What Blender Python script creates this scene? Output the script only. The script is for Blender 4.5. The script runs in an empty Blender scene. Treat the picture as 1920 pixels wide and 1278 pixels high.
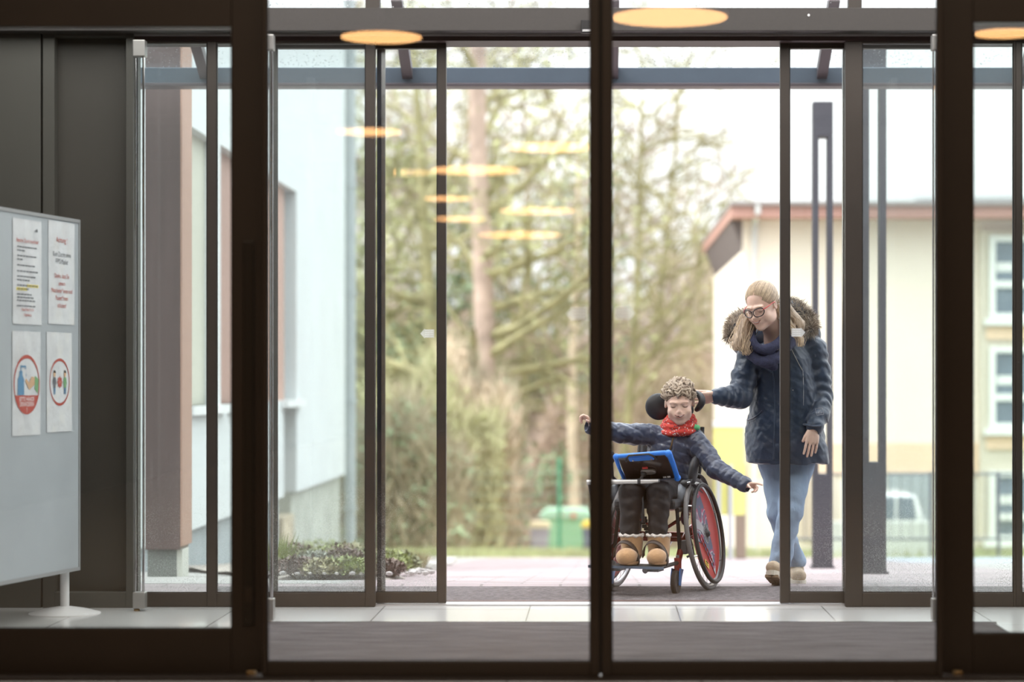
import bpy, math, random
import numpy as np
from mathutils import Vector, Matrix
sc = bpy.context.scene
R = math.radians
# ---------------------------------------------------------------- camera, world, exposure
F = 4345.0; HX = 1125.0; HY = 715.0; CZ = 1.08
cam_d = bpy.data.cameras.new('camera'); cam = bpy.data.objects.new('camera', cam_d)
sc.collection.objects.link(cam); sc.camera = cam
cam.location = (0, 0, CZ); cam.rotation_euler = (R(90), 0, 0)
cam_d.sensor_fit = 'HORIZONTAL'; cam_d.sensor_width = 36; cam_d.lens = F / 1920 * 36
cam_d.shift_x = -(HX - 960) / 1920; cam_d.shift_y = (HY - 639) / 1920
cam_d.clip_start = .05; cam_d.clip_end = 400
cam_d.dof.use_dof = True; cam_d.dof.focus_distance = 12.05; cam_d.dof.aperture_fstop = 1.5
w = bpy.data.worlds.new('overcast'); sc.world = w; w.use_nodes = True
nt = w.node_tree; nt.nodes.clear()
wo = nt.nodes.new('ShaderNodeOutputWorld'); bg = nt.nodes.new('ShaderNodeBackground')
tc = nt.nodes.new('ShaderNodeTexCoord'); mp = nt.nodes.new('ShaderNodeMapping'); ns = nt.nodes.new('ShaderNodeTexNoise')
mp.inputs['Scale'].default_value = (1, 1, 3); ns.inputs['Scale'].default_value = 1.6; ns.inputs['Detail'].default_value = 3
cr = nt.nodes.new('ShaderNodeValToRGB')
cr.color_ramp.elements[0].color = (.80, .84, .93, 1); cr.color_ramp.elements[1].color = (1, 1, 1, 1)
cr.color_ramp.elements[0].position = .3; cr.color_ramp.elements[1].position = .6
nt.links.new(tc.outputs['Generated'], mp.inputs[0]); nt.links.new(mp.outputs[0], ns.inputs['Vector'])
nt.links.new(ns.outputs['Fac'], cr.inputs[0]); nt.links.new(cr.outputs[0], bg.inputs[0])
# overcast sky: dimmer at the horizon, brightest overhead
sx_ = nt.nodes.new('ShaderNodeSeparateXYZ'); nt.links.new(tc.outputs['Generated'], sx_.inputs[0])
mr_ = nt.nodes.new('ShaderNodeMapRange'); mr_.inputs['From Min'].default_value = 0; mr_.inputs['From Max'].default_value = 1
mr_.inputs['To Min'].default_value = .56; mr_.inputs['To Max'].default_value = 3.4
nt.links.new(sx_.outputs[2], mr_.inputs['Value']); nt.links.new(mr_.outputs[0], bg.inputs[1])
nt.links.new(bg.outputs[0], wo.inputs[0])
sun_d = bpy.data.lights.new('soft_sun', 'SUN'); sun = bpy.data.objects.new('soft_sun', sun_d); sc.collection.objects.link(sun)
sun_d.energy = 1.5; sun_d.angle = R(40); sun_d.color = (1, .97, .93); sun.rotation_euler = (R(38), 0, R(-72))
sun.location = (-6, 4, 14)
def area(name, loc, sx, sy, power, col):
    d = bpy.data.lights.new(name, 'AREA'); o = bpy.data.objects.new(name, d); sc.collection.objects.link(o)
    d.shape = 'RECTANGLE'; d.size = sx; d.size_y = sy; d.energy = power; d.color = col; o.location = loc
area('lobby_fill_light', (0, 3.2, 4.55), 7, 6.5, 95, (1, .80, .60))  # added fill under the lobby ceiling, has no fixture
area('vestibule_fill_light', (0, 9.8, 3.27), 6.4, 1.8, 90, (1, .96, .93))  # added fill to brighten the vestibule, no fitting modelled
sc.view_settings.view_transform = 'Standard'; sc.view_settings.look = 'None'
sc.view_settings.gamma = 1; sc.view_settings.use_curve_mapping = False
sc.view_settings.exposure = 1.28
cy = sc.cycles
cy.max_bounces = 7; cy.diffuse_bounces = 3; cy.glossy_bounces = 3; cy.transmission_bounces = 4; cy.transparent_max_bounces = 40
cy.caustics_reflective = False; cy.caustics_refractive = False; cy.sample_clamp_indirect = 6
cy.use_denoising = True
# ---------------------------------------------------------------- helpers
def X(px, Y): return (px - HX) * Y / F
def Z(py, Y): return CZ - (py - HY) * Y / F
def gz(Y): return 0.0 if Y < 12.4 else -.068 * (Y - 12.4)
_m = {}
def mat(name, col, rough=.6, metal=0., var=0., vs=8., bump=0., bs=60., sheen=0., emit=0., stretch=(1, 1, 1), coat=0., spec=.5):
    if name in _m: return _m[name]
    m = bpy.data.materials.new(name); m.use_nodes = True; _m[name] = m
    t = m.node_tree; b = t.nodes['Principled BSDF']
    b.inputs['Roughness'].default_value = rough; b.inputs['Metallic'].default_value = metal
    b.inputs['Specular IOR Level'].default_value = spec
    b.inputs['Base Color'].default_value = (*col, 1)
    if sheen: b.inputs['Sheen Weight'].default_value = sheen
    if coat: b.inputs['Coat Weight'].default_value = coat
    if emit:
        b.inputs['Emission Color'].default_value = (*col, 1); b.inputs['Emission Strength'].default_value = emit
    tc = t.nodes.new('ShaderNodeTexCoord'); mp = t.nodes.new('ShaderNodeMapping'); mp.inputs['Scale'].default_value = stretch
    t.links.new(tc.outputs['Object'], mp.inputs[0])
    n = t.nodes.new('ShaderNodeTexNoise'); n.inputs['Scale'].default_value = vs; n.inputs['Detail'].default_value = 4
    t.links.new(mp.outputs[0], n.inputs['Vector'])
    c = t.nodes.new('ShaderNodeValToRGB'); v = max(var, .02)
    c.color_ramp.elements[0].position = .3; c.color_ramp.elements[1].position = .7
    c.color_ramp.elements[0].color = (*[max(0, x * (1 - v)) for x in col], 1)
    c.color_ramp.elements[1].color = (*[min(1, x * (1 + v)) for x in col], 1)
    t.links.new(n.outputs['Fac'], c.inputs[0]); t.links.new(c.outputs[0], b.inputs['Base Color'])
    if bump:
        n2 = t.nodes.new('ShaderNodeTexNoise'); n2.inputs['Scale'].default_value = bs; n2.inputs['Detail'].default_value = 3
        t.links.new(mp.outputs[0], n2.inputs['Vector'])
        bp = t.nodes.new('ShaderNodeBump'); bp.inputs['Strength'].default_value = bump; bp.inputs['Distance'].default_value = .01
        t.links.new(n2.outputs['Fac'], bp.inputs['Height']); t.links.new(bp.outputs[0], b.inputs['Normal'])
    return m
def glass_mat(name, tint, refl=1.6, speck=0., spz=(0, 3), haze=0., sscale=160.):
    m = bpy.data.materials.new(name); m.use_nodes = True; t = m.node_tree; t.nodes.clear()
    N = t.nodes.new; L = t.links.new
    out = N('ShaderNodeOutputMaterial'); tr = N('ShaderNodeBsdfTransparent'); gl = N('ShaderNodeBsdfGlossy')
    gl.inputs['Roughness'].default_value = 0.0
    geo = N('ShaderNodeNewGeometry'); mc = N('ShaderNodeMixRGB')
    mc.inputs[1].default_value = (*tint, 1); mc.inputs[2].default_value = (1, 1, 1, 1)
    L(geo.outputs['Backfacing'], mc.inputs[0]); L(mc.outputs[0], tr.inputs[0])
    fr = N('ShaderNodeFresnel'); fr.inputs[0].default_value = 1.5
    iv = N('ShaderNodeMath'); iv.operation = 'SUBTRACT'; iv.inputs[0].default_value = 1; L(geo.outputs['Backfacing'], iv.inputs[1])
    m1 = N('ShaderNodeMath'); m1.operation = 'MULTIPLY'; L(fr.outputs[0], m1.inputs[0]); L(iv.outputs[0], m1.inputs[1])
    m2 = N('ShaderNodeMath'); m2.operation = 'MULTIPLY'; m2.inputs[1].default_value = refl; m2.use_clamp = True; L(m1.outputs[0], m2.inputs[0])
    mx = N('ShaderNodeMixShader'); L(m2.outputs[0], mx.inputs[0]); L(tr.outputs[0], mx.inputs[1]); L(gl.outputs[0], mx.inputs[2])
    last = mx
    if speck or haze:
        tc = N('ShaderNodeTexCoord'); vo = N('ShaderNodeTexVoronoi'); vo.inputs['Scale'].default_value = sscale
        L(tc.outputs['Object'], vo.inputs['Vector'])
        nz = N('ShaderNodeTexNoise'); nz.inputs['Scale'].default_value = 5; L(tc.outputs['Object'], nz.inputs['Vector'])
        # droplet size threshold varies with a patchy noise, denser near the bottom edge
        sp = N('ShaderNodeSeparateXYZ'); L(tc.outputs['Object'], sp.inputs[0])
        mr = N('ShaderNodeMapRange'); mr.inputs['From Min'].default_value = spz[0]; mr.inputs['From Max'].default_value = spz[1]
        mr.inputs['To Min'].default_value = 1; mr.inputs['To Max'].default_value = .15; L(sp.outputs[2], mr.inputs['Value'])
        pw = N('ShaderNodeMath'); pw.operation = 'MULTIPLY'; L(mr.outputs[0], pw.inputs[0]); L(nz.outputs['Fac'], pw.inputs[1])
        th = N('ShaderNodeMath'); th.operation = 'MULTIPLY'; th.inputs[1].default_value = speck; L(pw.outputs[0], th.inputs[0])
        lt = N('ShaderNodeMath'); lt.operation = 'LESS_THAN'; L(vo.outputs['Distance'], lt.inputs[0]); L(th.outputs[0], lt.inputs[1])
        sc_ = N('ShaderNodeMath'); sc_.operation = 'MULTIPLY_ADD'; sc_.inputs[1].default_value = .7; sc_.inputs[2].default_value = haze; L(lt.outputs[0], sc_.inputs[0])
        mb = N('ShaderNodeMath'); mb.operation = 'MULTIPLY'; L(sc_.outputs[0], mb.inputs[0]); L(iv.outputs[0], mb.inputs[1])
        df = N('ShaderNodeBsdfDiffuse'); df.inputs[0].default_value = (.8, .82, .83, 1)
        m3 = N('ShaderNodeMixShader'); L(mb.outputs[0], m3.inputs[0]); L(mx.outputs[0], m3.inputs[1]); L(df.outputs[0], m3.inputs[2])
        last = m3
    L(last.outputs[0], out.inputs[0]); return m
def tag(o, label=None, cat=None, group=None, kind=None):
    if label: o['label'] = label
    if cat: o['category'] = cat
    if group: o['group'] = group
    if kind: o['kind'] = kind
    return o
def empty(name, loc, label=None, cat=None, group=None, rz=0, kind=None):
    o = bpy.data.objects.new(name, None); sc.collection.objects.link(o); o.location = loc; o.rotation_euler = (0, 0, rz)
    o.empty_display_size = .05
    return tag(o, label, cat, group, kind)
def worigin(p):
    v = Vector((0, 0, 0))
    while p is not None: v += p.location; p = p.parent
    return v
def link(name, me, m, parent=None, smooth=False):
    if m is not None:
        for q in (m if isinstance(m, (list, tuple)) else [m]): me.materials.append(q)
    o = bpy.data.objects.new(name, me); sc.collection.objects.link(o)
    if parent is not None: o.parent = parent
    if smooth: me.shade_smooth()
    return o
class MB:
    """collects shapes; world coordinates unless local=True"""
    def __init__(s): s.v = []; s.f = []; s.mi = []; s.cur = 0
    def add(s, vs, fs):
        n = len(s.v); s.v += [tuple(p) for p in vs]; s.f += [tuple(i + n for i in q) for q in fs]; s.mi += [s.cur] * len(fs); return s
    def box(s, x0, x1, y0, y1, z0, z1):
        return s.add([(x0, y0, z0), (x1, y0, z0), (x1, y1, z0), (x0, y1, z0), (x0, y0, z1), (x1, y0, z1), (x1, y1, z1), (x0, y1, z1)],
                     [(0, 3, 2, 1), (4, 5, 6, 7), (0, 1, 5, 4), (1, 2, 6, 5), (2, 3, 7, 6), (3, 0, 4, 7)])
    def obox(s, c, ax, ay, az, hx, hy, hz):
        c, ax, ay, az = map(Vector, (c, ax, ay, az)); P = []
        for k in (-1, 1):
            for i, j in ((-1, -1), (1, -1), (1, 1), (-1, 1)): P.append(c + ax * i * hx + ay * j * hy + az * k * hz)
        return s.add(P, [(0, 3, 2, 1), (4, 5, 6, 7), (0, 1, 5, 4), (1, 2, 6, 5), (2, 3, 7, 6), (3, 0, 4, 7)])
    def tube(s, path, r, n=10, closed=False, flat=None, caps=True):
        P = [Vector(p) for p in path]; m = len(P); rs = r if isinstance(r, (list, tuple)) else [r] * m
        vs = []; fs = []; up = None
        for i in range(m):
            a = P[(i - 1) % m] if (closed or i > 0) else P[i]; b = P[(i + 1) % m] if (closed or i < m - 1) else P[i]
            t = (b - a).normalized() if (b - a).length > 1e-9 else Vector((0, 0, 1))
            if up is None:
                up = Vector((0, 0, 1)) if abs(t.z) < .9 else Vector((0, 1, 0))
            up = (up - t * up.dot(t)); up = up.normalized() if up.length > 1e-6 else t.orthogonal().normalized()
            sd = t.cross(up)
            for k in range(n):
                an = 2 * math.pi * k / n; fl = flat or 1
                vs.append(P[i] + (sd * math.cos(an) + up * math.sin(an) * fl) * rs[i])
        for i in range(m if closed else m - 1):
            j = (i + 1) % m
            for k in range(n): fs.append((i * n + k, i * n + (k + 1) % n, j * n + (k + 1) % n, j * n + k))
        if not closed and caps: fs.append(tuple(range(n))[::-1]); fs.append(tuple((m - 1) * n + k for k in range(n)))
        return s.add(vs, fs)
    def lathe(s, c, axis, prof, n=24):
        c = Vector(c); ax = Vector(axis).normalized(); u = ax.orthogonal().normalized(); w_ = ax.cross(u); vs = []; fs = []
        for (r, h) in prof:
            for k in range(n):
                a = 2 * math.pi * k / n; vs.append(c + ax * h + (u * math.cos(a) + w_ * math.sin(a)) * r)
        for i in range(len(prof) - 1):
            for k in range(n): fs.append((i * n + k, i * n + (k + 1) % n, (i + 1) * n + (k + 1) % n, (i + 1) * n + k))
        fs.append(tuple(range(n))[::-1]); fs.append(tuple((len(prof) - 1) * n + k for k in range(n)))
        return s.add(vs, fs)
    def ell(s, c, r, n=14, Rm=None):
        c = Vector(c); vs = []; fs = []; m = n // 2
        for i in range(m + 1):
            th = math.pi * i / m
            for k in range(n):
                a = 2 * math.pi * k / n
                p = Vector((r[0] * math.sin(th) * math.cos(a), r[1] * math.sin(th) * math.sin(a), r[2] * math.cos(th)))
                if Rm is not None: p = Rm @ p
                vs.append(c + p)
        for i in range(m):
            for k in range(n): fs.append((i * n + k, (i + 1) * n + k, (i + 1) * n + (k + 1) % n, i * n + (k + 1) % n))
        return s.add(vs, fs)
    def prism(s, poly, fn, d):
        """poly: 2-D points; fn(u, v, t) maps to 3-D with t = 0 / d"""
        n = len(poly); vs = [fn(u, v, 0) for u, v in poly] + [fn(u, v, d) for u, v in poly]
        fs = [tuple(range(n)), tuple(range(2 * n - 1, n - 1, -1))] + [(i, i + n, (i + 1) % n + n, (i + 1) % n) for i in range(n)]
        return s.add(vs, fs)
    def build(s, name, m, parent=None, smooth=False, bevel=0., local=False):
        o = Vector((0, 0, 0)) if (local or parent is None) else worigin(parent)
        me = bpy.data.meshes.new(name); me.from_pydata([(p[0] - o.x, p[1] - o.y, p[2] - o.z) for p in s.v], [], s.f)
        if isinstance(m, (list, tuple)): me.polygons.foreach_set('material_index', s.mi)
        me.update(); ob = link(name, me, m, parent, smooth)
        if smooth:
            try: me.set_sharp_from_angle(angle=R(40))
            except Exception: pass
        if bevel:
            b = ob.modifiers.new('bevel', 'BEVEL'); b.width = bevel; b.segments = 2; b.limit_method = 'ANGLE'; b.angle_limit = R(50)
        return ob
def struct(ob): ob['kind'] = 'structure'; return ob
def text_mesh(body, size, align='CENTER'):
    c = bpy.data.curves.new('t', 'FONT'); c.body = body; c.size = size; c.align_x = align; c.align_y = 'CENTER'
    o = bpy.data.objects.new('t', c); sc.collection.objects.link(o)
    dg = bpy.context.evaluated_depsgraph_get(); dg.update()
    me = bpy.data.meshes.new_from_object(o.evaluated_get(dg)); vs = [v.co.copy() for v in me.vertices]; fs = [tuple(p.vertices) for p in me.polygons]
    bpy.data.objects.remove(o); bpy.data.meshes.remove(me); bpy.data.curves.remove(c)
    return vs, fs
def put_text(mb, body, size, org, eu, ev, en, align='CENTER', sx=1.):
    vs, fs = text_mesh(body, size, align)
    mb.add([org + eu * (v.x * sx) + ev * v.y + en * .0012 for v in vs], fs)
# ================================================================ STRUCTURE: vestibule, doors, lobby, canopy
YI = 8.40; YO = 11.10
M_dark = mat('dark_bronze_frame', (.030, .021, .016), .42, .2, .12, 3, .05, 200)
M_outer = mat('umber_grey_frame', (.056, .046, .040), .45, .3, .1, 3, .05, 200)
M_blk = mat('black_gasket', (.008, .007, .008), .6)
M_steel = mat('brushed_steel', (.55, .55, .56), .25, 1., .05, 4, .1, 300)
M_white = mat('white_plastic', (.75, .75, .76), .35)
def translucent(name, col, k=.6, clear=0.):
    m = mat(name, col, .6); t = m.node_tree; b = t.nodes['Principled BSDF']; o = t.nodes['Material Output']
    tl = t.nodes.new('ShaderNodeBsdfTranslucent'); tl.inputs[0].default_value = (*col, 1); x = t.nodes.new('ShaderNodeMixShader'); x.inputs[0].default_value = k
    t.links.new(b.outputs[0], x.inputs[1]); t.links.new(tl.outputs[0], x.inputs[2]); y = t.nodes.new('ShaderNodeMixShader'); tp_ = t.nodes.new('ShaderNodeBsdfTransparent'); y.inputs[0].default_value = clear; t.links.new(x.outputs[0], y.inputs[1]); t.links.new(tp_.outputs[0], y.inputs[2]); t.links.new(y.outputs[0], o.inputs[0]); return m
M_lab = translucent('white_label', (1, 1, 1), .8, .5)
M_ink = mat('grey_ink', (.66, .68, .72), .6)
G_in = glass_mat('inner_door_glass', (.975, .985, .98), 1.9, .0)
G_fix = glass_mat('inner_fixed_glass', (.92, .94, .93), 1.9)
G_out = glass_mat('outer_glass', (.925, .962, .957), 1.3, .50, (0.0, .9), .045, 200.)
G_leaf = glass_mat('outer_leaf_glass', (.965, .975, .975), 1.3, .50, (0.0, .9), .0, 200.)
G_roof = glass_mat('wet_roof_glass', (.93, .95, .96), 1.2, .72, (-60, 60), .03, 48.)
G_tran = glass_mat('transom_glass', (.93, .95, .96), 1.2, .5, (-60, 60), .02, 45.)
def prect(mb, a, b, c, d, Y, dep):  # pixel-measured rectangle (left, top, right, bottom) seen on the plane Y, given real depth
    return mb.box(X(a, Y), X(c, Y), Y, Y + dep, Z(d, Y), Z(b, Y))
# floors -----------------------------------------------------------
def tile_mat(name, col, joint, sx, sy, ox, oy, rough):
    m = mat(name, col, rough, 0, .04, 2, .04, 90, coat=.3); t = m.node_tree; b = t.nodes['Principled BSDF']
    tc = t.nodes.new('ShaderNodeTexCoord'); mp = t.nodes.new('ShaderNodeMapping'); mp.inputs['Location'].default_value = (ox, oy, 0)
    br = t.nodes.new('ShaderNodeTexBrick'); br.offset = 0; br.inputs['Scale'].default_value = 1
    br.inputs['Brick Width'].default_value = sx; br.inputs['Row Height'].default_value = sy; br.inputs['Mortar Size'].default_value = .003
    br.inputs['Color1'].default_value = (*col, 1); br.inputs['Color2'].default_value = (*[c * .97 for c in col], 1); br.inputs['Mortar'].default_value = (*joint, 1)
    t.links.new(tc.outputs['Object'], mp.inputs[0]); t.links.new(mp.outputs[0], br.inputs[0]); t.links.new(br.outputs[0], b.inputs['Base Color'])
    return m
M_tile = tile_mat('pale_grey_floor_tile', (.60, .60, .60), (.18, .18, .18), .7, .7, .335, .2, .22)
M_lob = mat('warm_lobby_floor', (.34, .27, .20), .35, 0, .1, 3)
mb = MB(); mb.box(-3.7, 3.6, 8.3, 11.24, -.06, 0); struct(mb.build('floor', M_tile))
mb = MB(); mb.box(-5, 5, -34, 8.3, -.06, 0); struct(mb.build('floor_lobby', M_lob))
M_lw = mat('lobby_wall_paint', (.16, .14, .12), .8, 0, .08, 1); M_lc = mat('lobby_ceiling_paint', (.22, .19, .16), .8)
mb = MB(); mb.box(-5, 5, -34, 8.33, 4.6, 4.8); struct(mb.build('ceiling', M_lc))
mb = MB(); mb.box(-5.2, -5, -34, 8.33, 0, 4.6); struct(mb.build('wall_left', M_lw))
mb = MB(); mb.box(5, 5.2, -34, 8.33, 0, 4.6); struct(mb.build('wall_right', M_lw))
mb = MB(); mb.box(-5.2, 5.2, -34.2, -34, 0, 4.6); struct(mb.build('wall_back', M_lw))
# wall around the inner door screen
mb = MB(); mb.box(-5.2, -3.7, 8.33, 8.55, 0, 4.8); mb.box(3.6, 5.2, 8.33, 8.55, 0, 4.8); mb.box(-3.7, 3.6, 8.33, 8.55, 3.3, 4.8); struct(mb.build('wall_inner_screen', M_lw))
# vestibule walls
M_vw = mat('charcoal_panel', (.070, .068, .060), .55, 0, .06, 2, .04, 120)
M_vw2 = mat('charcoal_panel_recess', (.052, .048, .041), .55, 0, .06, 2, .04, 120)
mb = MB()
xl = X(250, YO)
mb.box(-3.7, X(-330, YO), YO - .04, YO + .14, 0, 3.3)
prect(mb, -330, -40, 76, 1141, YO - .04, .18)
prect(mb, 80, -40, 102, 1141, YO - .04, .18); prect(mb, 102, -40, 236, 68, YO - .04, .18); prect(mb, 236, -40, 250, 1141, YO - .04, .18)
prect(mb, 102, 1110, 236, 1141, YO - .04, .18)
w_ = struct(mb.build('wall_back_vestibule', M_vw, bevel=.002))
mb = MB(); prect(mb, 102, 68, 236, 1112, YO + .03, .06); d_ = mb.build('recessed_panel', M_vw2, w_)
mb = MB(); mb.box(-3.8, -3.7, 8.4, 11.24, 0, 3.4); struct(mb.build('wall_left_vestibule', M_vw))
mb = MB(); mb.box(3.6, 3.7, 8.4, 11.24, 0, 3.4); struct(mb.build('wall_right_vestibule', M_vw))
mb = MB(); mb.box(-3.8, 3.7, 8.55, 11.24, 3.3, 3.4); struct(mb.build('ceiling_vestibule', mat('vestibule_ceiling', (.25, .23, .21), .8)))
# mats
M_mat = mat('ribbed_entrance_mat', (.105, .097, .103), .95, 0, .55, 42, .6, 60, stretch=(.12, 2, 1), spec=.05)
t = empty('entrance_mat', (0, 9.35, 0), 'dark grey ribbed mat inset behind the near sliding doors', 'mat')
mb = MB(); mb.box(-1.55, X(1755, 10.3) + .25, 8.62, 10.3, .0, .012); mb.build('mat_pile', M_mat, t)
for yy in (8.6, 10.3):
    mb = MB(); mb.box(-1.57, X(1755, 10.3) + .27, yy, yy + .015, 0, .014); mb.build('mat_edge', M_steel, t)
M_mat2 = mat('coarse_outdoor_mat', (.15, .135, .14), .95, 0, .45, 50, .8, 120, spec=.05)
mb = MB(); mb.box(-2.0, 2.2, 11.36, 12.12, 0, .010)
tag(mb.build('door_mat', M_mat2), 'grey coarse outdoor mat under the front of the wheelchair', 'mat')
M_th = mat('pale_threshold_metal', (.60, .59, .60), .4, .3, .05, 30, .1, 200, stretch=(.2, 4, 1))
mb = MB(); mb.box(-2.6, 2.6, 11.16, 11.30, 0, .008); mb.cur = 1; mb.box(-2.6, 2.6, 11.30, 11.33, 0, .012); mb.box(-2.6, 2.6, 11.335, 11.36, 0, .006)
struct(mb.build('trim_1', [M_th, mat('rust_brown_rail', (.14, .08, .07), .5)]))
# inner doors ------------------------------------------------------
def leaf(name, a, b, Y, dep, top, botz0, botz1, glass, fm, sl, sr, extra=None, gm=None, kind='structure', topw=.06):
    """sliding or fixed leaf: outer pixels a..b, stile widths in px, rails in metres"""
    t = empty(name, (X((a + b) / 2, Y), Y, 0), kind=kind)
    x0, x1 = X(a, Y), X(b, Y); l, r = X(a + sl, Y), X(b - sr, Y)
    mb = MB(); mb.box(x0, l, Y, Y + dep, botz0, top); mb.build('left_stile', fm, t, bevel=.003)
    mb = MB(); mb.box(r, x1, Y, Y + dep, botz0, top); mb.build('right_stile', fm, t, bevel=.003)
    mb = MB(); mb.box(l, r, Y + .002, Y + dep - .002, botz0, botz1); mb.build('bottom_rail', fm, t, bevel=.003)
    mb = MB(); mb.box(l, r, Y + .002, Y + dep - .002, top - topw, top); mb.build('top_rail', fm, t, bevel=.003)
    mb = MB(); yc = Y + dep / 2
    mb.box(l - .01, r + .01, yc - .011, yc - .007, botz1 - .01, top - topw + .01); mb.box(l - .01, r + .01, yc + .007, yc + .011, botz1 - .01, top - topw + .01)
    mb.build('glass_pane', glass, t)
    mb = MB(); g = .004
    mb.box(l, l + g, Y + .006, yc - .012, botz1, top - topw); mb.box(r - g, r, Y + .006, yc - .012, botz1, top - topw); mb.box(l, r, Y + .006, yc - .012, botz1, botz1 + g)
    mb.build('gasket', gm or M_blk, t)
    return t
zt = 2.66
leaf('door_1', 491, 1124, YI, .045, zt, Z(1268, YI), Z(1240, YI), G_in, M_dark, 10, 17)
leaf('door_2', 1128.5, 1768, YI, .045, zt, Z(1268, YI), Z(1240, YI), G_in, M_dark, 18.5, 11)
YF = 8.50
mb = MB(); mb.box(X(1123.5, YI), X(1129, YI), YI + .012, YI + .034, .02, zt); struct(mb.build('trim_10', M_blk))
# fixed side lights of the inner screen
leaf('window_1', -600, 492, YF, .06, Z(-60, YF), .01, Z(1178, YF), G_fix, M_dark, 50, 58, topw=Z(-60, YF) - Z(50, YF))
leaf('window_2', 1764, 2500, YF, .06, Z(-60, YF), .01, Z(1187, YF), G_fix, M_dark, 61, 50, topw=Z(-60, YF) - Z(42, YF))
mb = MB(); mb.box(-3.7, 3.6, 8.36, 8.60, zt, 3.3)
struct(mb.build('trim_2', M_dark, bevel=.004))
mb = MB(); mb.box(-3.7, 3.6, 8.36, 8.56, 0, .012); struct(mb.build('trim_3', M_dark))
t = empty('lock_bar', (X(466, 8.49), 8.49, .4), 'slim dark vertical strip standing in for shade on the left door post', 'lock')  # dark strip modelled to stand in for shade on the stile, no lock
mb = MB(); prect(mb, 456, 452, 476, 1172, 8.488, .012); mb.build('bar', mat('shade_strip_black', (.012, .009, .007), .35), t, bevel=.003)
mb = MB(); prect(mb, 459, 1100, 473, 1130, 8.482, .006); mb.build('strip_patch', M_dark, t)  # small frame-coloured block added on the shade strip
# brass floor guides
M_brass = mat('aged_brass', (.33, .22, .10), .35, .9)
for px, w1 in ((470, 'left'), (1797, 'right')):
    t = empty('floor_guide', (X(px, 8.44), 8.44, 0), 'small brass door guide at the foot of the %s post' % w1, 'door guide', 'brass floor guides')
    mb = MB(); prect(mb, px - 8, 1258, px + 8, 1273, 8.43, .04); mb.build('block', M_brass, t, bevel=.002)
    mb = MB(); mb.lathe((X(px, 8.43), 8.428, Z(1264, 8.43)), (0, 1, 0), [(.004, 0), (.004, .006)], 10); mb.build('screw', M_steel, t)
# outer doors ------------------------------------------------------
hb = Z(65, YO); ht = Z(22, YO)
mb = MB(); mb.box(X(-330, YO), 3.6, YO - .12, YO + .22, hb, ht)
M_head = mat('brushed_header', (.056, .050, .048), .5, .3, .15, 40, .15, 160, stretch=(14, 1, 2))
struct(mb.build('trim_4', M_head, bevel=.003))
mb = MB(); mb.box(xl, 3.6, YO - .02, YO + .20, Z(68.5, YO), hb); mb.build('trim_5', mat('pale_track', (.5, .48, .5), .4, .5)); struct(bpy.data.objects['trim_5'])
mb = MB(); mb.box(xl, 3.6, YO - .01, YO + .20, Z(77, YO), Z(68.5, YO)); mb.build('trim_6', mat('dark_track', (.05, .03, .03), .5)); struct(bpy.data.objects['trim_6'])
lt = Z(77, YO)
bz = Z(1111, YO)
leaf('window_3', 250, 405, YO, .05, lt, .002, bz, G_out, M_outer, 6, 17, topw=.012)
leaf('window_4', 404, 703, YO, .05, lt, .002, bz, G_out, M_outer, 1.5, 18, topw=.012)
leaf('window_5', 1585, 1905, YO, .05, lt, .002, bz, G_out, M_outer, 32, 4, topw=.012)
leaf('window_6', 1905, 2350, YO, .05, lt, .002, bz, G_out, M_outer, 11, 16, topw=.012)
leaf('door_3', 505, 836.5, YO + .07, .045, lt + .01, .012, Z(1110, YO + .07), G_leaf, M_outer, 14, 16.5, topw=.035)
leaf('door_4', 1463, 1795, YO + .07, .045, lt + .01, .012, Z(1110, YO + .07), G_leaf, M_outer, 17.5, 14, topw=.035)
mb = MB(); mb.box(X(702, YO), X(722, YO + .16), YO + .125, YO + .17, .0, lt); mb.cur = 1; mb.box(X(716.5, YO + .16), X(724, YO + .16), YO + .12, YO + .125, .0, lt)
struct(mb.build('trim_7', [mat('slate_post', (.05, .055, .07), .35, .4), M_steel]))
mb = MB(); mb.box(X(1584, YO + .16), X(1606, YO + .16), YO + .125, YO + .17, .0, lt); mb.cur = 1; mb.box(X(1579, YO + .16), X(1583, YO + .16), YO + .12, YO + .17, .0, lt)
struct(mb.build('trim_8', [_m['slate_post'], M_steel]))
# transom above the header
mb = MB()
for a, b in ((685, 712), (1104, 1124), (1591, 1616), (180, 206), (2060, 2085)): mb.box(X(a, YO), X(b, YO), YO, YO + .06, ht, 3.3)
mb.box(X(-330, YO), 3.6, YO, YO + .06, 3.22, 3.3)
tr_ = struct(mb.build('window_7', M_outer, bevel=.003))
mb = MB(); mb.box(X(-330, YO), 3.6, YO + .026, YO + .032, ht, 3.25); g_ = mb.build('transom_pane', G_tran, tr_)
# small round sensor + label on the header
mb = MB(); mb.lathe((X(1512, YO), YO - .125, Z(36, YO)), (0, 1, 0), [(.006, 0), (.006, .01)], 12)
tag(mb.build('door_sensor', M_white), 'tiny white round sensor on the dark door header', 'sensor')
t = empty('motion_detector', (X(1095, YO), YO - .14, hb), 'small black box detector on the header beside the centre stile', 'sensor')
mb = MB(); prect(mb, 1089, 37, 1112, 61, YO - .17, .05); mb.build('housing', M_blk, t, bevel=.004)
mb = MB(); prect(mb, 1092, 55, 1109, 59, YO - .174, .004); mb.build('lens', M_steel, t)
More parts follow.
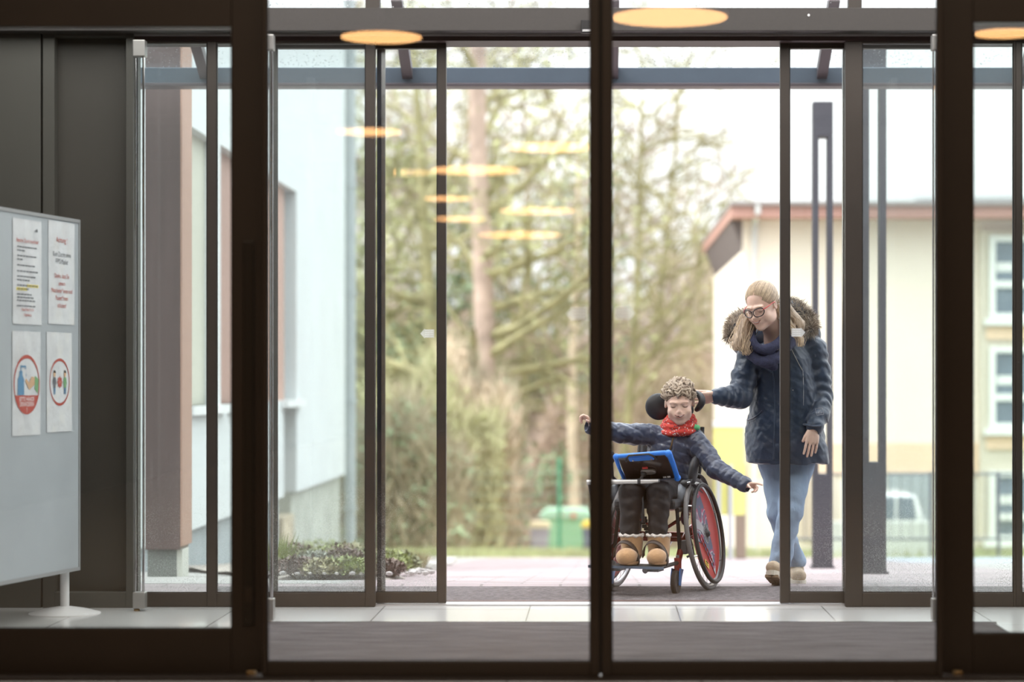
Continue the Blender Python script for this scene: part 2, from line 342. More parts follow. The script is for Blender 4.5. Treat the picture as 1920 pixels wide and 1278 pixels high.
# guard posts: chrome-edged glass uprights with metal end blocks
def guard(px, w_px, Y, top, capt, capb, bot, label):
    t = empty('glass_guard_post', (X(px, Y), Y, 0), label, 'guard post')
    x0, x1 = X(px - w_px / 2, Y), X(px + w_px / 2, Y); zt_, zb = Z(capt, Y), Z(capb, Y)
    mb = MB(); mb.tube([(x0 + .004, Y, zb), (x0 + .004, Y, zt_)], .004, 10); mb.tube([(x1 - .006, Y, zb), (x1 - .006, Y, zt_)], .006, 10); mb.build('chrome_rail', mat('polished_chrome', (.8, .8, .82), .08, 1.), t, smooth=True)
    mb = MB(); mb.box(x0 + .006, x1 - .010, Y - .003, Y + .003, zb, zt_); mb.build('glass_strip', G_leaf, t)
    mb = MB(); mb.box(x0 - .004, x1 + .006, Y - .03, Y + .03, zt_, Z(top, Y)); mb.build('top_bracket', mat('satin_aluminium', (.42, .41, .40), .35, .8), t, bevel=.004)
    mb = MB(); mb.box(x0 - .004, x1 + .006, Y - .03, Y + .03, .012, zb); mb.build('bottom_bracket', _m['satin_aluminium'], t, bevel=.004)
    mb = MB(); mb.lathe((x0 + .012, Y - .01, 0), (0, 0, 1), [(.014, 0), (.014, .008), (.009, .012)], 16); mb.build('foot', M_brass, t, smooth=True)
    return t
guard(262, 19, 10.93, 76, 107, 1109, 1145, 'chrome-edged glass guard upright left of the window, in front of the dark panel wall')
guard(506, 12, 10.38, 66, 95, 1121, 1168, 'chrome-edged guard upright just beside the left sliding door stile')
guard(1753, 10, 10.38, 66, 95, 1121, 1167, 'chrome-edged guard upright beside the right sliding door stile')
# arrow stickers
def sticker(cx, cy_, wpx, hpx, Y, point, label):
    t = empty('arrow_sticker', (X(cx, Y), Y, Z(cy_, Y)), label, 'sticker', 'arrow stickers on the door glass')
    s = point; w2 = wpx / 2; h2 = hpx / 2
    poly = [(-s * w2, -h2 * .82), (-s * w2, h2 * .82), (s * w2 * .36, h2 * .82), (s * w2 * .36, h2), (s * w2, 0), (s * w2 * .36, -h2), (s * w2 * .36, -h2 * .82)]
    if s < 0: poly = poly[::-1]
    mb = MB(); mb.add([(X(cx + u, Y), Y, Z(cy_ - v, Y)) for u, v in poly], [tuple(range(len(poly)))]); mb.build('backing', M_lab, t)
    mb = MB()
    for r in range(4):
        v = (-.5 + r / 3) * hpx * .62
        for a, b in ((-.86, -.42), (-.36, .0), (.05, .3)):
            mb.box(*sorted((X(cx + s * w2 * a, Y), X(cx + s * w2 * b, Y))), Y - .0004, Y, Z(cy_ + v + hpx * .035, Y), Z(cy_ + v - hpx * .035, Y))
    mb.build('lettering', M_ink, t)
sticker(1081, 588, 38, 27, YI + .009, -1, 'pale arrow sticker pointing left on the near left sliding door')
sticker(1172, 587, 38, 27, YI + .009, 1, 'pale arrow sticker pointing right on the near right sliding door')
sticker(801, 625, 26, 19, YO + .079, -1, 'small white arrow sticker pointing left on the far left door leaf')
sticker(1497, 623, 26, 19, YO + .079, 1, 'small white arrow sticker pointing right in front of the woman')
# canopy -----------------------------------------------------------
YB = 14.2; M_can = mat('slate_blue_steel', (.13, .16, .20), .4, .3, .06, 3); M_raf = mat('mauve_grey_steel', (.12, .10, .11), .45, .3, .06, 3)
t = empty('glass_canopy', (0, 12.8, 2.9), 'sloping wet glass canopy on steel rafters above the entrance', 'canopy')
zb0, zb1 = Z(156, YB), Z(130, YB)
mb = MB(); mb.box(-5.5, 5.5, YB, YB + .12, zb0, zb1 + .012); mb.build('front_beam', M_can, t, bevel=.004)
mb = MB(); mb.box(-5.5, 5.5, YB - .02, YB + .14, zb0 - .02, zb0); mb.build('gutter_lip', M_raf, t, bevel=.003)
sl = .45; y0c = 11.36
for i, xr in enumerate((-4.9, -3.66, -2.42, -1.18, .08, 1.36, 2.6, 3.84, 5.0)):
    mb = MB(); zf = zb1 - .06
    P = [(y0c, zf + sl * (YB - y0c)), (YB, zf), (YB, zf + .075), (y0c, zf + .075 + sl * (YB - y0c))]
    mb.prism(P, lambda u, v, d: (xr - .032 + d, u, v), .064); mb.build('rafter', M_raf, t, bevel=.003)
mb = MB(); zf = zb1 + .02
mb.prism([(y0c, zf + sl * (YB - y0c)), (YB + .1, zf - .045), (YB + .1, zf - .037), (y0c, zf + .008 + sl * (YB - y0c))], lambda u, v, d: (-5.4 + d, u, v), 10.8)
mb.build('roof_pane', G_roof, t)
mb = MB(); mb.box(-5.5, 5.5, 11.26, 11.36, zf + sl * (YB - y0c) - .15, zf + sl * (YB - y0c) + .05); mb.build('wall_rail', M_raf, t)
mb = MB(); mb.box(-5.6, 5.6, 11.1, 11.26, 3.4, zf + sl * (YB - y0c) + .08); struct(mb.build('trim_9', M_head))
# ceiling lamps in the lobby behind the camera, mirrored by the door glass
M_lamp = mat('warm_lamp_diffuser', (1, .52, .20), .5, emit=4.6); M_lring = mat('lamp_ring', (.5, .45, .4), .4, .3)
def lamp(px, py, dia, D, where):
    y = 2 * (YI + .015) - D; zc = CZ + (HY - py) * D / F; x = (px - HX) * D / F
    t = empty('ceiling_lamp', (x, y, zc), 'warm round disc lamp mirrored in the glass %s' % where, 'lamp', 'round disc lamps mirrored in the glass')
    r = dia / 2
    mb = MB(); mb.lathe((x, y, zc), (0, 0, 1), [(r * .98, 0), (r * .98, .01)], 48); mb.build('diffuser', M_lamp, t)
    mb = MB(); mb.lathe((x, y, zc + .012), (0, 0, 1), [(r, 0), (r, .05), (r * .9, .07)], 48); mb.build('housing', M_lring, t)
    mb = MB(); mb.tube([(x, y, zc + .06), (x, y, 4.6)], .02, 8); mb.build('suspension_rod', M_lring, t)
lamp(1255, 34, 1.0, 19.6, 'at the top right of the centre stile')
lamp(715, 71, .73, 20.7, 'high on the left, over the header')
lamp(1893, 57, .55, 20.0, 'at the far right top corner')
lamp(692, 248, .80, 28.5, 'over the white house wall')
lamp(892, 320, 1.3, 33.8, 'over the tallest tree trunk')
lamp(1030, 277, 1.15, 30.6, 'in the treetops left of the centre stile')
lamp(840, 373, .75, 37.0, 'on the far left leaf, upper one')
lamp(862, 411, .9, 41.0, 'on the far left leaf, lower one')
lamp(1008, 396, 1.3, 40.0, 'among the trees right of the trunk')
lamp(975, 441, 1.5, 42.0, 'lowest one among the trees')
# pin board with notices
brd = Vector((X(143, 10.79), 10.79, 0)); ble = Vector((X(-2, 10.0), 10.0, 0)); bdir = (ble - brd).normalized()
bn = Vector((-bdir.y, bdir.x, 0)); bn = bn if bn.dot(Vector((0, 0, 0)) - brd) > 0 else -bn
UZ = Vector((0, 0, 1))
def bt(px):  # distance along the board for a picture column
    k = (px - HX) / F
    return (k * brd.y - brd.x) / (bdir.x - k * bdir.y)
M_board = mat('pale_grey_board', (.40, .44, .47), .6, 0, .05, 4, .05, 200); M_bfr = mat('board_frame_grey', (.30, .31, .32), .5)
t = empty('pin_board', tuple(brd), 'tall pale grey pin board on a round white foot, left behind the glass', 'board')
L = 1.2; bc = brd + bdir * L / 2; z0, z1 = .21, 1.825
mb = MB(); mb.obox(bc + UZ * (z0 + z1) / 2, bdir, bn, UZ, L / 2, .012, (z1 - z0) / 2); mb.build('panel', M_board, t, bevel=.003)
mb = MB()
for d_, a_ in ((-.004, 0), (L + .004, 0)): mb.obox(brd + bdir * d_ + UZ * (z0 + z1) / 2, bdir, bn, UZ, .006, .016, (z1 - z0) / 2 + .008)
for zz in (z0, z1): mb.obox(bc + UZ * zz, bdir, bn, UZ, L / 2, .016, .008)
mb.build('edge_frame', M_bfr, t)
for k, d_ in enumerate((.05, L - .05)):
    c = brd + bdir * d_ - bn * .0
    if k == 0: c = Vector((X(129, 10.79), 10.79, 0)) - bn * .02
    mb = MB(); mb.tube([c + UZ * .01, c + UZ * .23], .021, 16); mb.build('leg', M_white, t, smooth=True)
    mb = MB(); mb.lathe(c, (0, 0, 1), [(.165, 0), (.165, .004), (.10, .022), (.024, .035)], 40); mb.build('foot_plate', M_white, t, smooth=True)
M_pap = mat('white_paper_sleeve', (.66, .68, .71), .22, 0, .04, 10, .5, 12, coat=.6)
M_red = mat('print_red', (.45, .07, .05), .5); M_gr = mat('print_grey', (.14, .15, .17), .5); M_yel = mat('highlighter_yellow', (.75, .62, .08), .5)
M_blu = mat('print_blue', (.10, .25, .42), .5); M_skn = mat('print_skin', (.62, .40, .24), .5); M_grn = mat('print_green', (.18, .38, .18), .5); M_wpr = mat('print_white', (.85, .85, .85), .5)
def sheet(xa, xb, ya, yb, label):
    ta, tb = bt(xb), bt(xa); tm = (ta + tb) / 2; Ym = brd.y + bdir.y * tm
    zu, zd = Z(ya, Ym), Z(yb, Ym); c = brd + bdir * tm + bn * .014 + UZ * (zu + zd) / 2
    t = empty('paper_notice', tuple(c), label, 'notice', 'notices on the pin board')
    eu = -bdir; ev = UZ; w_ = (tb - ta); h_ = zu - zd
    # slightly wavy plastic sleeve
    n = 10; m = 16; vs = []; fs = []
    for j in range(m + 1):
        for i in range(n + 1):
            u = (i / n - .5) * w_; v = (j / m - .5) * h_
            d = .0015 * math.sin(i * 1.3 + j * .7 + xa) + .001 * math.sin(j * 1.1 - i + xb)
            vs.append(c + eu * u + ev * v + bn * (.001 + d * .25))
    for j in range(m):
        for i in range(n): a = j * (n + 1) + i; fs.append((a, a + 1, a + n + 2, a + n + 1))
    mb = MB(); mb.add(vs, fs); ob = mb.build('sleeve', M_pap, t); so = ob.modifiers.new('thick', 'SOLIDIFY'); so.thickness = .001; so.offset = -1
    return t, c + bn * .0016, eu, ev, w_, h_
FW = .44
t, c, eu, ev, w_, h_ = sheet(85, 134, 416, 608, 'notice on the board, upper right, red and grey lines of large print')
mb = MB(); put_text(mb, 'Achtung !', .034, c + ev * h_ * .32, eu, ev, bn, sx=.9); mb.build('heading_print', M_red, t); mb = MB()
for k, s_ in enumerate(('Danke, dass Sie', 'unsere', 'Mitarbeiter*innen und', 'Patient*innen', 'schützen!')):
    put_text(mb, s_, .030, c + ev * h_ * (-.03 - k * .072), eu, ev, bn, sx=.85)
mb.build('red_print', M_red, t)
mb = MB(); put_text(mb, 'Kein Zutritt ohne', .032, c + ev * h_ * .18, eu, ev, bn, sx=.85); put_text(mb, 'FFP2-Maske!', .032, c + ev * h_ * .11, eu, ev, bn, sx=.85); mb.build('grey_print', M_gr, t)
t, c, eu, ev, w_, h_ = sheet(18, 72, 412, 608, 'notice on the board, upper left, small print with a yellow highlighted line')
mb = MB(); put_text(mb, 'Bitte bei Zutritt beachten!', .025, c + ev * h_ * .295, eu, ev, bn, sx=.85); mb.build('heading_print', M_red, t); mb = MB()
put_text(mb, 'Vielen Dank für Ihr', .020, c + ev * h_ * -.36, eu, ev, bn, sx=.85); put_text(mb, 'Verständnis', .020, c + ev * h_ * -.41, eu, ev, bn, sx=.85); mb.build('red_print', M_red, t)
mb = MB(); rnd = random.Random(3)
rows = [(.235, .78), (.20, .35), (.15, .82), (.115, .2), (.06, .75), (.005, .85), (-.045, .7), (-.08, .55), (-.13, .8), (-.165, .42), (-.215, .66), (-.245, .75), (-.275, .68), (-.325, .74)]
for v, ln in rows:
    u = -w_ * .36; e = -w_ * .36 + w_ * .78 * ln
    while u < e:
        l_ = rnd.uniform(.012, .03); mb.obox(c + eu * (u + l_ / 2) + ev * v * h_ + bn * .001, eu, ev, bn, l_ / 2, .0028, .0002); u += l_ + .006
mb.build('small_print', M_gr, t); mb = MB()
mb.obox(c + eu * w_ * .3 + ev * h_ * .40 + bn * .001, eu, ev, bn, .016, .003, .0002); mb.obox(c + eu * w_ * .32 + ev * h_ * .41 + bn * .001, eu, ev, bn, .008, .006, .0002)
mb.build('logo_print', M_gr, t)
mb = MB(); mb.obox(c + eu * w_ * .18 - ev * h_ * .13 + bn * .0006, eu, ev, bn, w_ * .2, .006, .0002); mb.obox(c - eu * w_ * .2 - ev * h_ * .165 + bn * .0006, eu, ev, bn, w_ * .18, .006, .0002); mb.build('highlight_stripe', M_yel, t)
def ring(mb, c, eu, ev, r0, r1, n=48, d=.001, top=0., bot=0.):
    vs = []; 
    for k in range(n):
        a = 2 * math.pi * k / n; vs.append(c + (eu * math.cos(a) + ev * math.sin(a)) * r1 + bn * d)
        ww = r0 - (top if math.sin(a) > 0 else bot) * abs(math.sin(a)) ** 3
        vs.append(c + (eu * math.cos(a) + ev * math.sin(a)) * ww + bn * d)
    mb.add(vs, [(2 * k, (2 * k + 2) % (2 * n), (2 * k + 3) % (2 * n), 2 * k + 1) for k in range(n)])
def poly(mb, c, eu, ev, pts, d=.0012): mb.add([c + eu * u + ev * v + bn * d for u, v in pts], [tuple(range(len(pts)))])
t, c, eu, ev, w_, h_ = sheet(17, 70, 621, 816, 'notice on the board, lower left, red circle with blue soap bottle and hand')
r = min(w_ * .46, .165); c2 = c - ev * .005
mb = MB(); ring(mb, c2, eu, ev, r * .94, r, top=.008)
pts = [(r * .97 * math.cos(a), r * .97 * math.sin(a)) for a in [R(-158 + k * 136 / 24) for k in range(25)]]; poly(mb, c2, eu, ev, pts, .0009); mb.build('red_circle', M_red, t)
mb = MB(); s = r / .165
poly(mb, c2, eu, ev, [(q[0] * s, q[1] * s) for q in [(-.115, -.058), (-.035, -.058), (-.035, .03), (-.055, .05), (-.055, .075), (-.095, .075), (-.095, .05), (-.115, .03)]]); poly(mb, c2, eu, ev, [(q[0] * s, q[1] * s) for q in [(-.08, .075), (-.07, .075), (-.07, .095), (-.02, .095), (-.02, .085), (-.012, .085), (-.012, .105), (-.08, .105)]]); poly(mb, c2, eu, ev, [(q[0] * s, q[1] * s) for q in [(-.012, .045), (-.004, .045), (-.008, .07)]]); mb.build('soap_bottle_print', M_blu, t)
mb = MB(); poly(mb, c2, eu, ev, [(q[0] * s, q[1] * s) for q in [(-.02, .02), (.03, -.03), (.10, .0), (.10, .04), (.06, .045), (.03, .01), (-.01, .035)]]); mb.build('hand_print', M_skn, t)
mb = MB(); poly(mb, c2, eu, ev, [(q[0] * s, q[1] * s) for q in [(.10, -.025), (.14, -.05), (.152, .03), (.10, .05)]], .0013); mb.build('sleeve_print', M_grn, t)
mb = MB(); put_text(mb, 'BITTE HÄNDE', .034 * s, c2 - ev * .082 * s, eu, ev, bn, sx=.9); put_text(mb, 'DESINFIZIEREN', .034 * s, c2 - ev * .110 * s, eu, ev, bn, sx=.8); put_text(mb, '!', .036 * s, c2 - ev * .142 * s, eu, ev, bn); mb.build('white_print', M_wpr, t)
t, c, eu, ev, w_, h_ = sheet(82, 129, 623, 809, 'notice on the board, lower right, red ring around two small standing figures')
r = min(w_ * .40, .13); mb = MB(); ring(mb, c, eu, ev, r * .95, r, top=.007, bot=.007)
star = []
for k in range(16): a = 2 * math.pi * k / 16; rr = (.034, .024)[k % 2] * r / .125; star.append((rr * math.cos(a), rr * math.sin(a)))
poly(mb, c, eu, ev, star); mb.build('red_ring', M_red, t)
mb = MB(); put_text(mb, '1,5m', .018, c + ev * 0, eu, ev, bn); mb.build('white_print', M_wpr, t)
for sgn, mt, nm in ((-1, M_gr, 'grey_figure'), (1, M_grn, 'green_figure')):
    o_ = c + eu * sgn * r * .52; q = r / .125; mb = MB()
    poly(mb, o_, eu, ev, [(a * q, b * q) for a, b in [(-.014, .025), (.014, .025), (.026, -.012), (.020, -.014), (.013, .005), (.015, -.03), (-.015, -.03), (-.013, .005), (-.020, -.014), (-.026, -.012)]]); mb.build(nm, mt, t)
    mb = MB(); poly(mb, o_, eu, ev, [(a * q, b * q) for a, b in [(-.013, -.03), (-.002, -.03), (-.003, -.065), (-.011, -.065)]]); poly(mb, o_, eu, ev, [(a * q, b * q) for a, b in [(.002, -.03), (.013, -.03), (.011, -.065), (.003, -.065)]]); mb.build('legs_print', M_blu, t)
    mb = MB(); poly(mb, o_ + ev * .042 * q, eu, ev, [(.014 * q * math.cos(R(a)), .017 * q * math.sin(R(a))) for a in range(0, 360, 24)], .0012); mb.build('face_print', M_skn, t)
    mb = MB(); poly(mb, o_ + ev * .044 * q, eu, ev, [(.016 * q * math.cos(R(a)), .019 * q * math.sin(R(a))) for a in range(10, 175, 15)], .0014); mb.build('hair_print', M_dark, t)
# ================================================================ OUTSIDE
def pave_mat():
    m = mat('pink_brick_paving', (.40, .33, .335), .8, 0, .1, 3, .3, 60); t = m.node_tree; b = t.nodes['Principled BSDF']
    tc = t.nodes.new('ShaderNodeTexCoord'); br = t.nodes.new('ShaderNodeTexBrick'); br.inputs['Scale'].default_value = 1
    br.inputs['Brick Width'].default_value = .42; br.inputs['Row Height'].default_value = .21; br.inputs['Mortar Size'].default_value = .008
    br.inputs['Color1'].default_value = (.33, .265, .275, 1); br.inputs['Color2'].default_value = (.27, .22, .228, 1); br.inputs['Mortar'].default_value = (.17, .14, .14, 1)
    n = t.nodes.new('ShaderNodeTexNoise'); n.inputs['Scale'].default_value = 1.2; n.inputs['Detail'].default_value = 5
    mx = t.nodes.new('ShaderNodeMixRGB'); mx.blend_type = 'MULTIPLY'; mx.inputs[0].default_value = .5
    t.links.new(tc.outputs['Object'], br.inputs[0]); t.links.new(tc.outputs['Object'], n.inputs['Vector'])
    cr = t.nodes.new('ShaderNodeValToRGB'); cr.color_ramp.elements[0].color = (.6, .6, .6, 1); cr.color_ramp.elements[0].position = .35; cr.color_ramp.elements[1].position = .6
    t.links.new(n.outputs['Fac'], cr.inputs[0]); t.links.new(br.outputs[0], mx.inputs[1]); t.links.new(cr.outputs[0], mx.inputs[2]); t.links.new(mx.outputs[0], b.inputs['Base Color'])
    return m
M_pave = pave_mat(); M_grey = mat('grey_paving', (.29, .275, .265), .85, 0, .15, 6, .3, 50, stretch=(.5, 2.5, 1)); M_asp = mat('bluish_asphalt', (.30, .33, .38), .85, 0, .1, 3, .2, 80)
M_lawn = mat('lawn_grass', (.30, .31, .17), .9, 0, .3, 5, .6, 60); M_for = mat('forest_soil', (.26, .22, .15), .95, 0, .3, 2)
mb = MB()
mats_g = [M_pave, M_grey, M_asp, M_lawn, M_for]
def strip(x0, x1, ya, yb, mi, n=6, up=0.):
    mb.cur = mi
    for k in range(n):
        a = ya + (yb - ya) * k / n; b = ya + (yb - ya) * (k + 1) / n
        mb.add([(x0, a, gz(a) + up), (x1, a, gz(a) + up), (x1, b, gz(b) + up), (x0, b, gz(b) + up)], [(0, 1, 2, 3)])
strip(-3.1, 7, 11.36, 12.4, 0, 1, -.001); strip(-12, -3.1, 11.36, 12.4, 1, 1, -.001); strip(7, 16, 11.36, 12.4, 0, 1, -.001)
strip(-1.4, 3.2, 12.4, 30, 0); strip(-14, -1.4, 12.4, 18.5, 1); strip(-14, -1.4, 18.5, 30, 1)
strip(3.2, 16, 12.4, 24, 1); strip(3.2, 16, 24, 30, 2)
strip(-14, 20, 30, 36, 3)
strip(-30, 34, 36, 75, 4, 8)
struct(mb.build('floor_forecourt', mats_g))
# lamp columns
M_post = mat('anthracite_post', (.065, .062, .075), .55, .2, .06, 2)
M_pglow = translucent('opal_lens', (.7, .7, .68), .5)
def lamp_post(pxl, pxr, Y, ytop, slot0, slot1, label):
    x0, x1 = X(pxl, Y), X(pxr, Y); z0 = gz(Y); t = empty('light_column', ((x0 + x1) / 2, Y, z0), label, 'lamp post', 'twin-leg light columns on the forecourt')
    w_ = x1 - x0; lw = w_ * .27; d = w_ * .9
    mb = MB(); mb.box(x0, x1, Y, Y + d, z0, Z(slot1, Y)); mb.build('lower_shaft', M_post, t, bevel=.004)
    for n_, a in (('slot_leg', x0), ('slot_leg', x1 - lw)):
        mb = MB(); mb.box(a, a + lw, Y, Y + d, Z(slot1, Y), Z(slot0, Y)); mb.build(n_, M_post, t, bevel=.003)
    mb = MB(); mb.box(x0, x1, Y, Y + d, Z(slot0, Y), Z(ytop, Y)); mb.build('lamp_head', M_post, t, bevel=.004)
    mb = MB(); mb.box(x0 + lw, x1 - lw, Y + .02, Y + d - .02, Z(slot0, Y) - .012, Z(slot0, Y)); mb.build('lens', M_pglow, t)
    mb = MB(); mb.box(x0 - .015, x1 + .015, Y - .015, Y + d + .015, z0, z0 + .015); mb.build('base_plate', M_post, t)
lamp_post(1525, 1562, 18.8, 190, 255, 888, 'anthracite twin-leg light column standing right behind the woman')
lamp_post(1618, 1662, 15.8, 62, 140, 866, 'nearer, taller anthracite light column right of the outer door post')
# brown column under the canopy
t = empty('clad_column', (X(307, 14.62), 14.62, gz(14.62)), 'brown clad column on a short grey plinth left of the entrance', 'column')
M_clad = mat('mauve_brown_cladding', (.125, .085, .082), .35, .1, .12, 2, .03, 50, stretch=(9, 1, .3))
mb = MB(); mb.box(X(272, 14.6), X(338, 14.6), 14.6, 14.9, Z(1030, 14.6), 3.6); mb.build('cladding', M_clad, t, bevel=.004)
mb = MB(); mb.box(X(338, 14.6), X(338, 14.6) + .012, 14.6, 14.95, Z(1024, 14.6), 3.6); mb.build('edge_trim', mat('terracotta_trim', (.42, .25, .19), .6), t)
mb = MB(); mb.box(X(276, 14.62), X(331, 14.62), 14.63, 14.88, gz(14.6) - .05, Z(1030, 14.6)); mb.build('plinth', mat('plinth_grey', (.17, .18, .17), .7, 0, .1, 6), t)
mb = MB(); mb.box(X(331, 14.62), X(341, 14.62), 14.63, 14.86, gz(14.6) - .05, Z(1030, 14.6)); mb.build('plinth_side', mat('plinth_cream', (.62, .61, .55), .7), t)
# white house with window niche
WX = -3.30
M_ren = mat('white_render_wall', (.62, .64, .64), .85, 0, .04, 1.5, .25, 60); M_pl = mat('grey_plinth_render', (.34, .37, .385), .85, 0, .08, 2, .2, 40)
M_plm = mat('mossy_plinth', (.42, .43, .38), .9, 0, .2, 3, .2, 40)
zp = -.12; zn0, zn1 = .88, 3.14
t = empty('white_house', (WX, 24, gz(24)), 'white rendered house with tall niche windows standing left of the path', 'house')
mb = MB(); YA, YE = 16.2, 30.0
n0, n1 = 18.55, 25.2
mb.box(WX - 6, WX, YA, n0, zp, 12); mb.box(WX - 6, WX, n1, YE, zp, 12); mb.box(WX - 6, WX, n0, n1, zn1, 12); mb.box(WX - 6, WX, n0, 24.2, zp, zn0)
mb.box(WX - 6, WX - .45, n0, n1, zp, zn1)
mb.box(WX - .45, WX, 19.92, 20.15, zn0, zn1)
mb.box(WX - .45, WX, 21.9, 22.1, zn0, zn1)
mb.build('wall', M_ren, t)
mb = MB(); mb.box(WX - 6, WX - .06, YA, 24.2, -1.8, zp); mb.cur = 1; mb.box(WX - 6, WX - .06, 25.2, YE - .03, -1.8, zp); mb.cur = 0; mb.box(WX - 6, WX - .5, 24.2, 25.2, -1.8, zp); mb.build('plinth', [M_pl, M_plm], t)
mb = MB(); mb.box(WX - .5, WX - .44, 24.2, 25.2, -1.2, zn0); mb.build('basement_recess', mat('dull_green_recess', (.22, .23, .20), .8, 0, .2, 2), t)
mb = MB(); mb.box(WX - .3, WX - .02, 24.25, 25.15, -1.4, -.35); mb.build('crumbled_patch', mat('ochre_patch', (.45, .38, .28), .9, 0, .4, 5), t)
for a, b, nm, c in ((n0, 19.92, 'blind_panel', (.50, .49, .41)), (20.15, 21.9, 'shutter_panel', (.34, .20, .165)), (22.1, 24.95, 'shutter_panel', (.44, .27, .22))):
    d = .10
    mb = MB(); mb.box(WX - d - .03, WX - d, a, b, zn0, zn1); mb.build(nm, mat('%s_%d' % (nm, int(a)), c, .6, 0, .05, 1), t)
for a, b in ((n0 - .1, 20.3), (20.5, 22.2), (24.0, 25.5)):
    mb = MB(); mb.box(WX - .4, WX + .07, a, b, zn0 - .07, zn0); mb.build('window_sill', mat('sill_white', (.72, .73, .73), .5), t)
mb = MB(); mb.tube([(WX + .05, YE + .12, gz(30) - .1), (WX + .05, YE + .12, 9)], .075, 12); t2 = mb.build('downpipe', mat('zinc_downpipe', (.36, .39, .39), .6, 0, .05), t, smooth=True)
for z_ in (-.6, .8, 2.2, 3.6):
    mb = MB(); mb.tube([(WX + .05, YE + .12, z_), (WX + .05, YE + .12, z_ + .05)], .09, 12); mb.build('pipe_bracket', _m['zinc_downpipe'], t)
# planting bed
rnd = random.Random(11)
t = empty('planting_bed', (-2.3, 18, gz(18)), 'gravelly planting bed with a pale stone kerb along the white house', 'planting bed')
def bed_edge(y): return -1.22 - .1 * math.sin(y * 1.7) - .035 * (y - 14)
mb = MB(); n = 26; vs = []; fs = []
ys = [13.45 + (24.5 - 13.45) * k / n for k in range(n + 1)]
for y in ys:
    xi = max(WX + .02, -2.02 - (y - 14) * .36)
    for j in range(7):
        x = xi + (bed_edge(y) - xi) * j / 6; vs.append((x, y, gz(y) - .02 if (j == 6 or y == ys[0]) else gz(y) + .01 + .04 * math.sin(math.pi * j / 6) + rnd.uniform(0, .025)))
for k in range(n):
    for j in range(6): a = k * 7 + j; fs.append((a, a + 1, a + 8, a + 7))
mb.add(vs, fs); mb.build('soil', mat('bed_soil', (.27, .235, .21), .95, 0, .5, 14, .8, 70), t, smooth=True)
mb = MB(); pr = [Vector((bed_edge(y), y, gz(y) + .02)) for y in ys]
mb.tube([(WX + .02, 24.5, gz(24.5) + .02)] + [q for q in pr[::-1] if q.y > 17.5], .035, 6); mb.build('kerb', mat('kerb_stone', (.45, .44, .41), .85, 0, .1, 9), t)
mb = MB(); 
for k in range(420):
    y = rnd.uniform(13.3, 16.5); x = rnd.uniform(-2.1, bed_edge(y) + .12); r = rnd.uniform(.006, .026); mb.ell((x, y, gz(y) + .04), (r, r * .8, r * .6), 6)
mb.build('gravel', mat('bed_gravel', (.38, .35, .34), .85, 0, .4, 20), t); bpy.data.objects['gravel']['kind'] = 'stuff'
def leaf_shape(mb, base, d, up, ln, wd):
    s = d.cross(up); s = s.normalized() if s.length > 1e-4 else Vector((1, 0, 0))
    mb.add([base, base + d * ln * .5 + s * wd, base + d * ln, base + d * ln * .5 - s * wd], [(0, 1, 2, 3)])
def shrub(x, y, r, h, col, label, kind='leaf', n=260, cat='plant', group='low plants in the bed'):
    t = empty('low_plant', (x, y, gz(y)), label, cat, group); mb = MB()
    for k in range(n):
        a = rnd.uniform(0, 6.283); q = r * math.sqrt(rnd.random()); z = gz(y) + .04 + h * rnd.random() * (1 - .6 * (q / r) ** 2)
        p = Vector((x + q * math.cos(a), y + q * math.sin(a), z))
        if kind == 'grass':
            p.z = gz(y) + .04; d = Vector((math.cos(a) * .5 * rnd.random(), math.sin(a) * .5 * rnd.random(), 1)).normalized(); leaf_shape(mb, p, d, Vector((0, 1, 0)), h * rnd.uniform(.5, 1.1), .004)
        else:
            d = Vector((rnd.uniform(-1, 1), rnd.uniform(-1, 1), rnd.uniform(-.2, 1))).normalized(); leaf_shape(mb, p, d, Vector((rnd.uniform(-1, 1), 0, 1)), rnd.uniform(.018, .042), rnd.uniform(.006, .013))
    mb.build('foliage', mat('plant_%s' % col[0], col[1], .6, 0, .4, 9), t)
    mb = MB()
    for k in range(7):
        a = k * .9; mb.tube([(x, y, gz(y)), (x + .6 * r * math.cos(a), y + .6 * r * math.sin(a), gz(y) + h * .6)], .004, 4)
    mb.build('stem', mat('plant_stem', (.22, .16, .11), .8), t)
cols = {'o': ('olive', (.22, .23, .12)), 'g': ('fresh', (.28, .32, .12)), 'r': ('russet', (.20, .14, .12)), 'p': ('pale', (.34, .35, .29)), 'y': ('straw', (.34, .31, .18))}
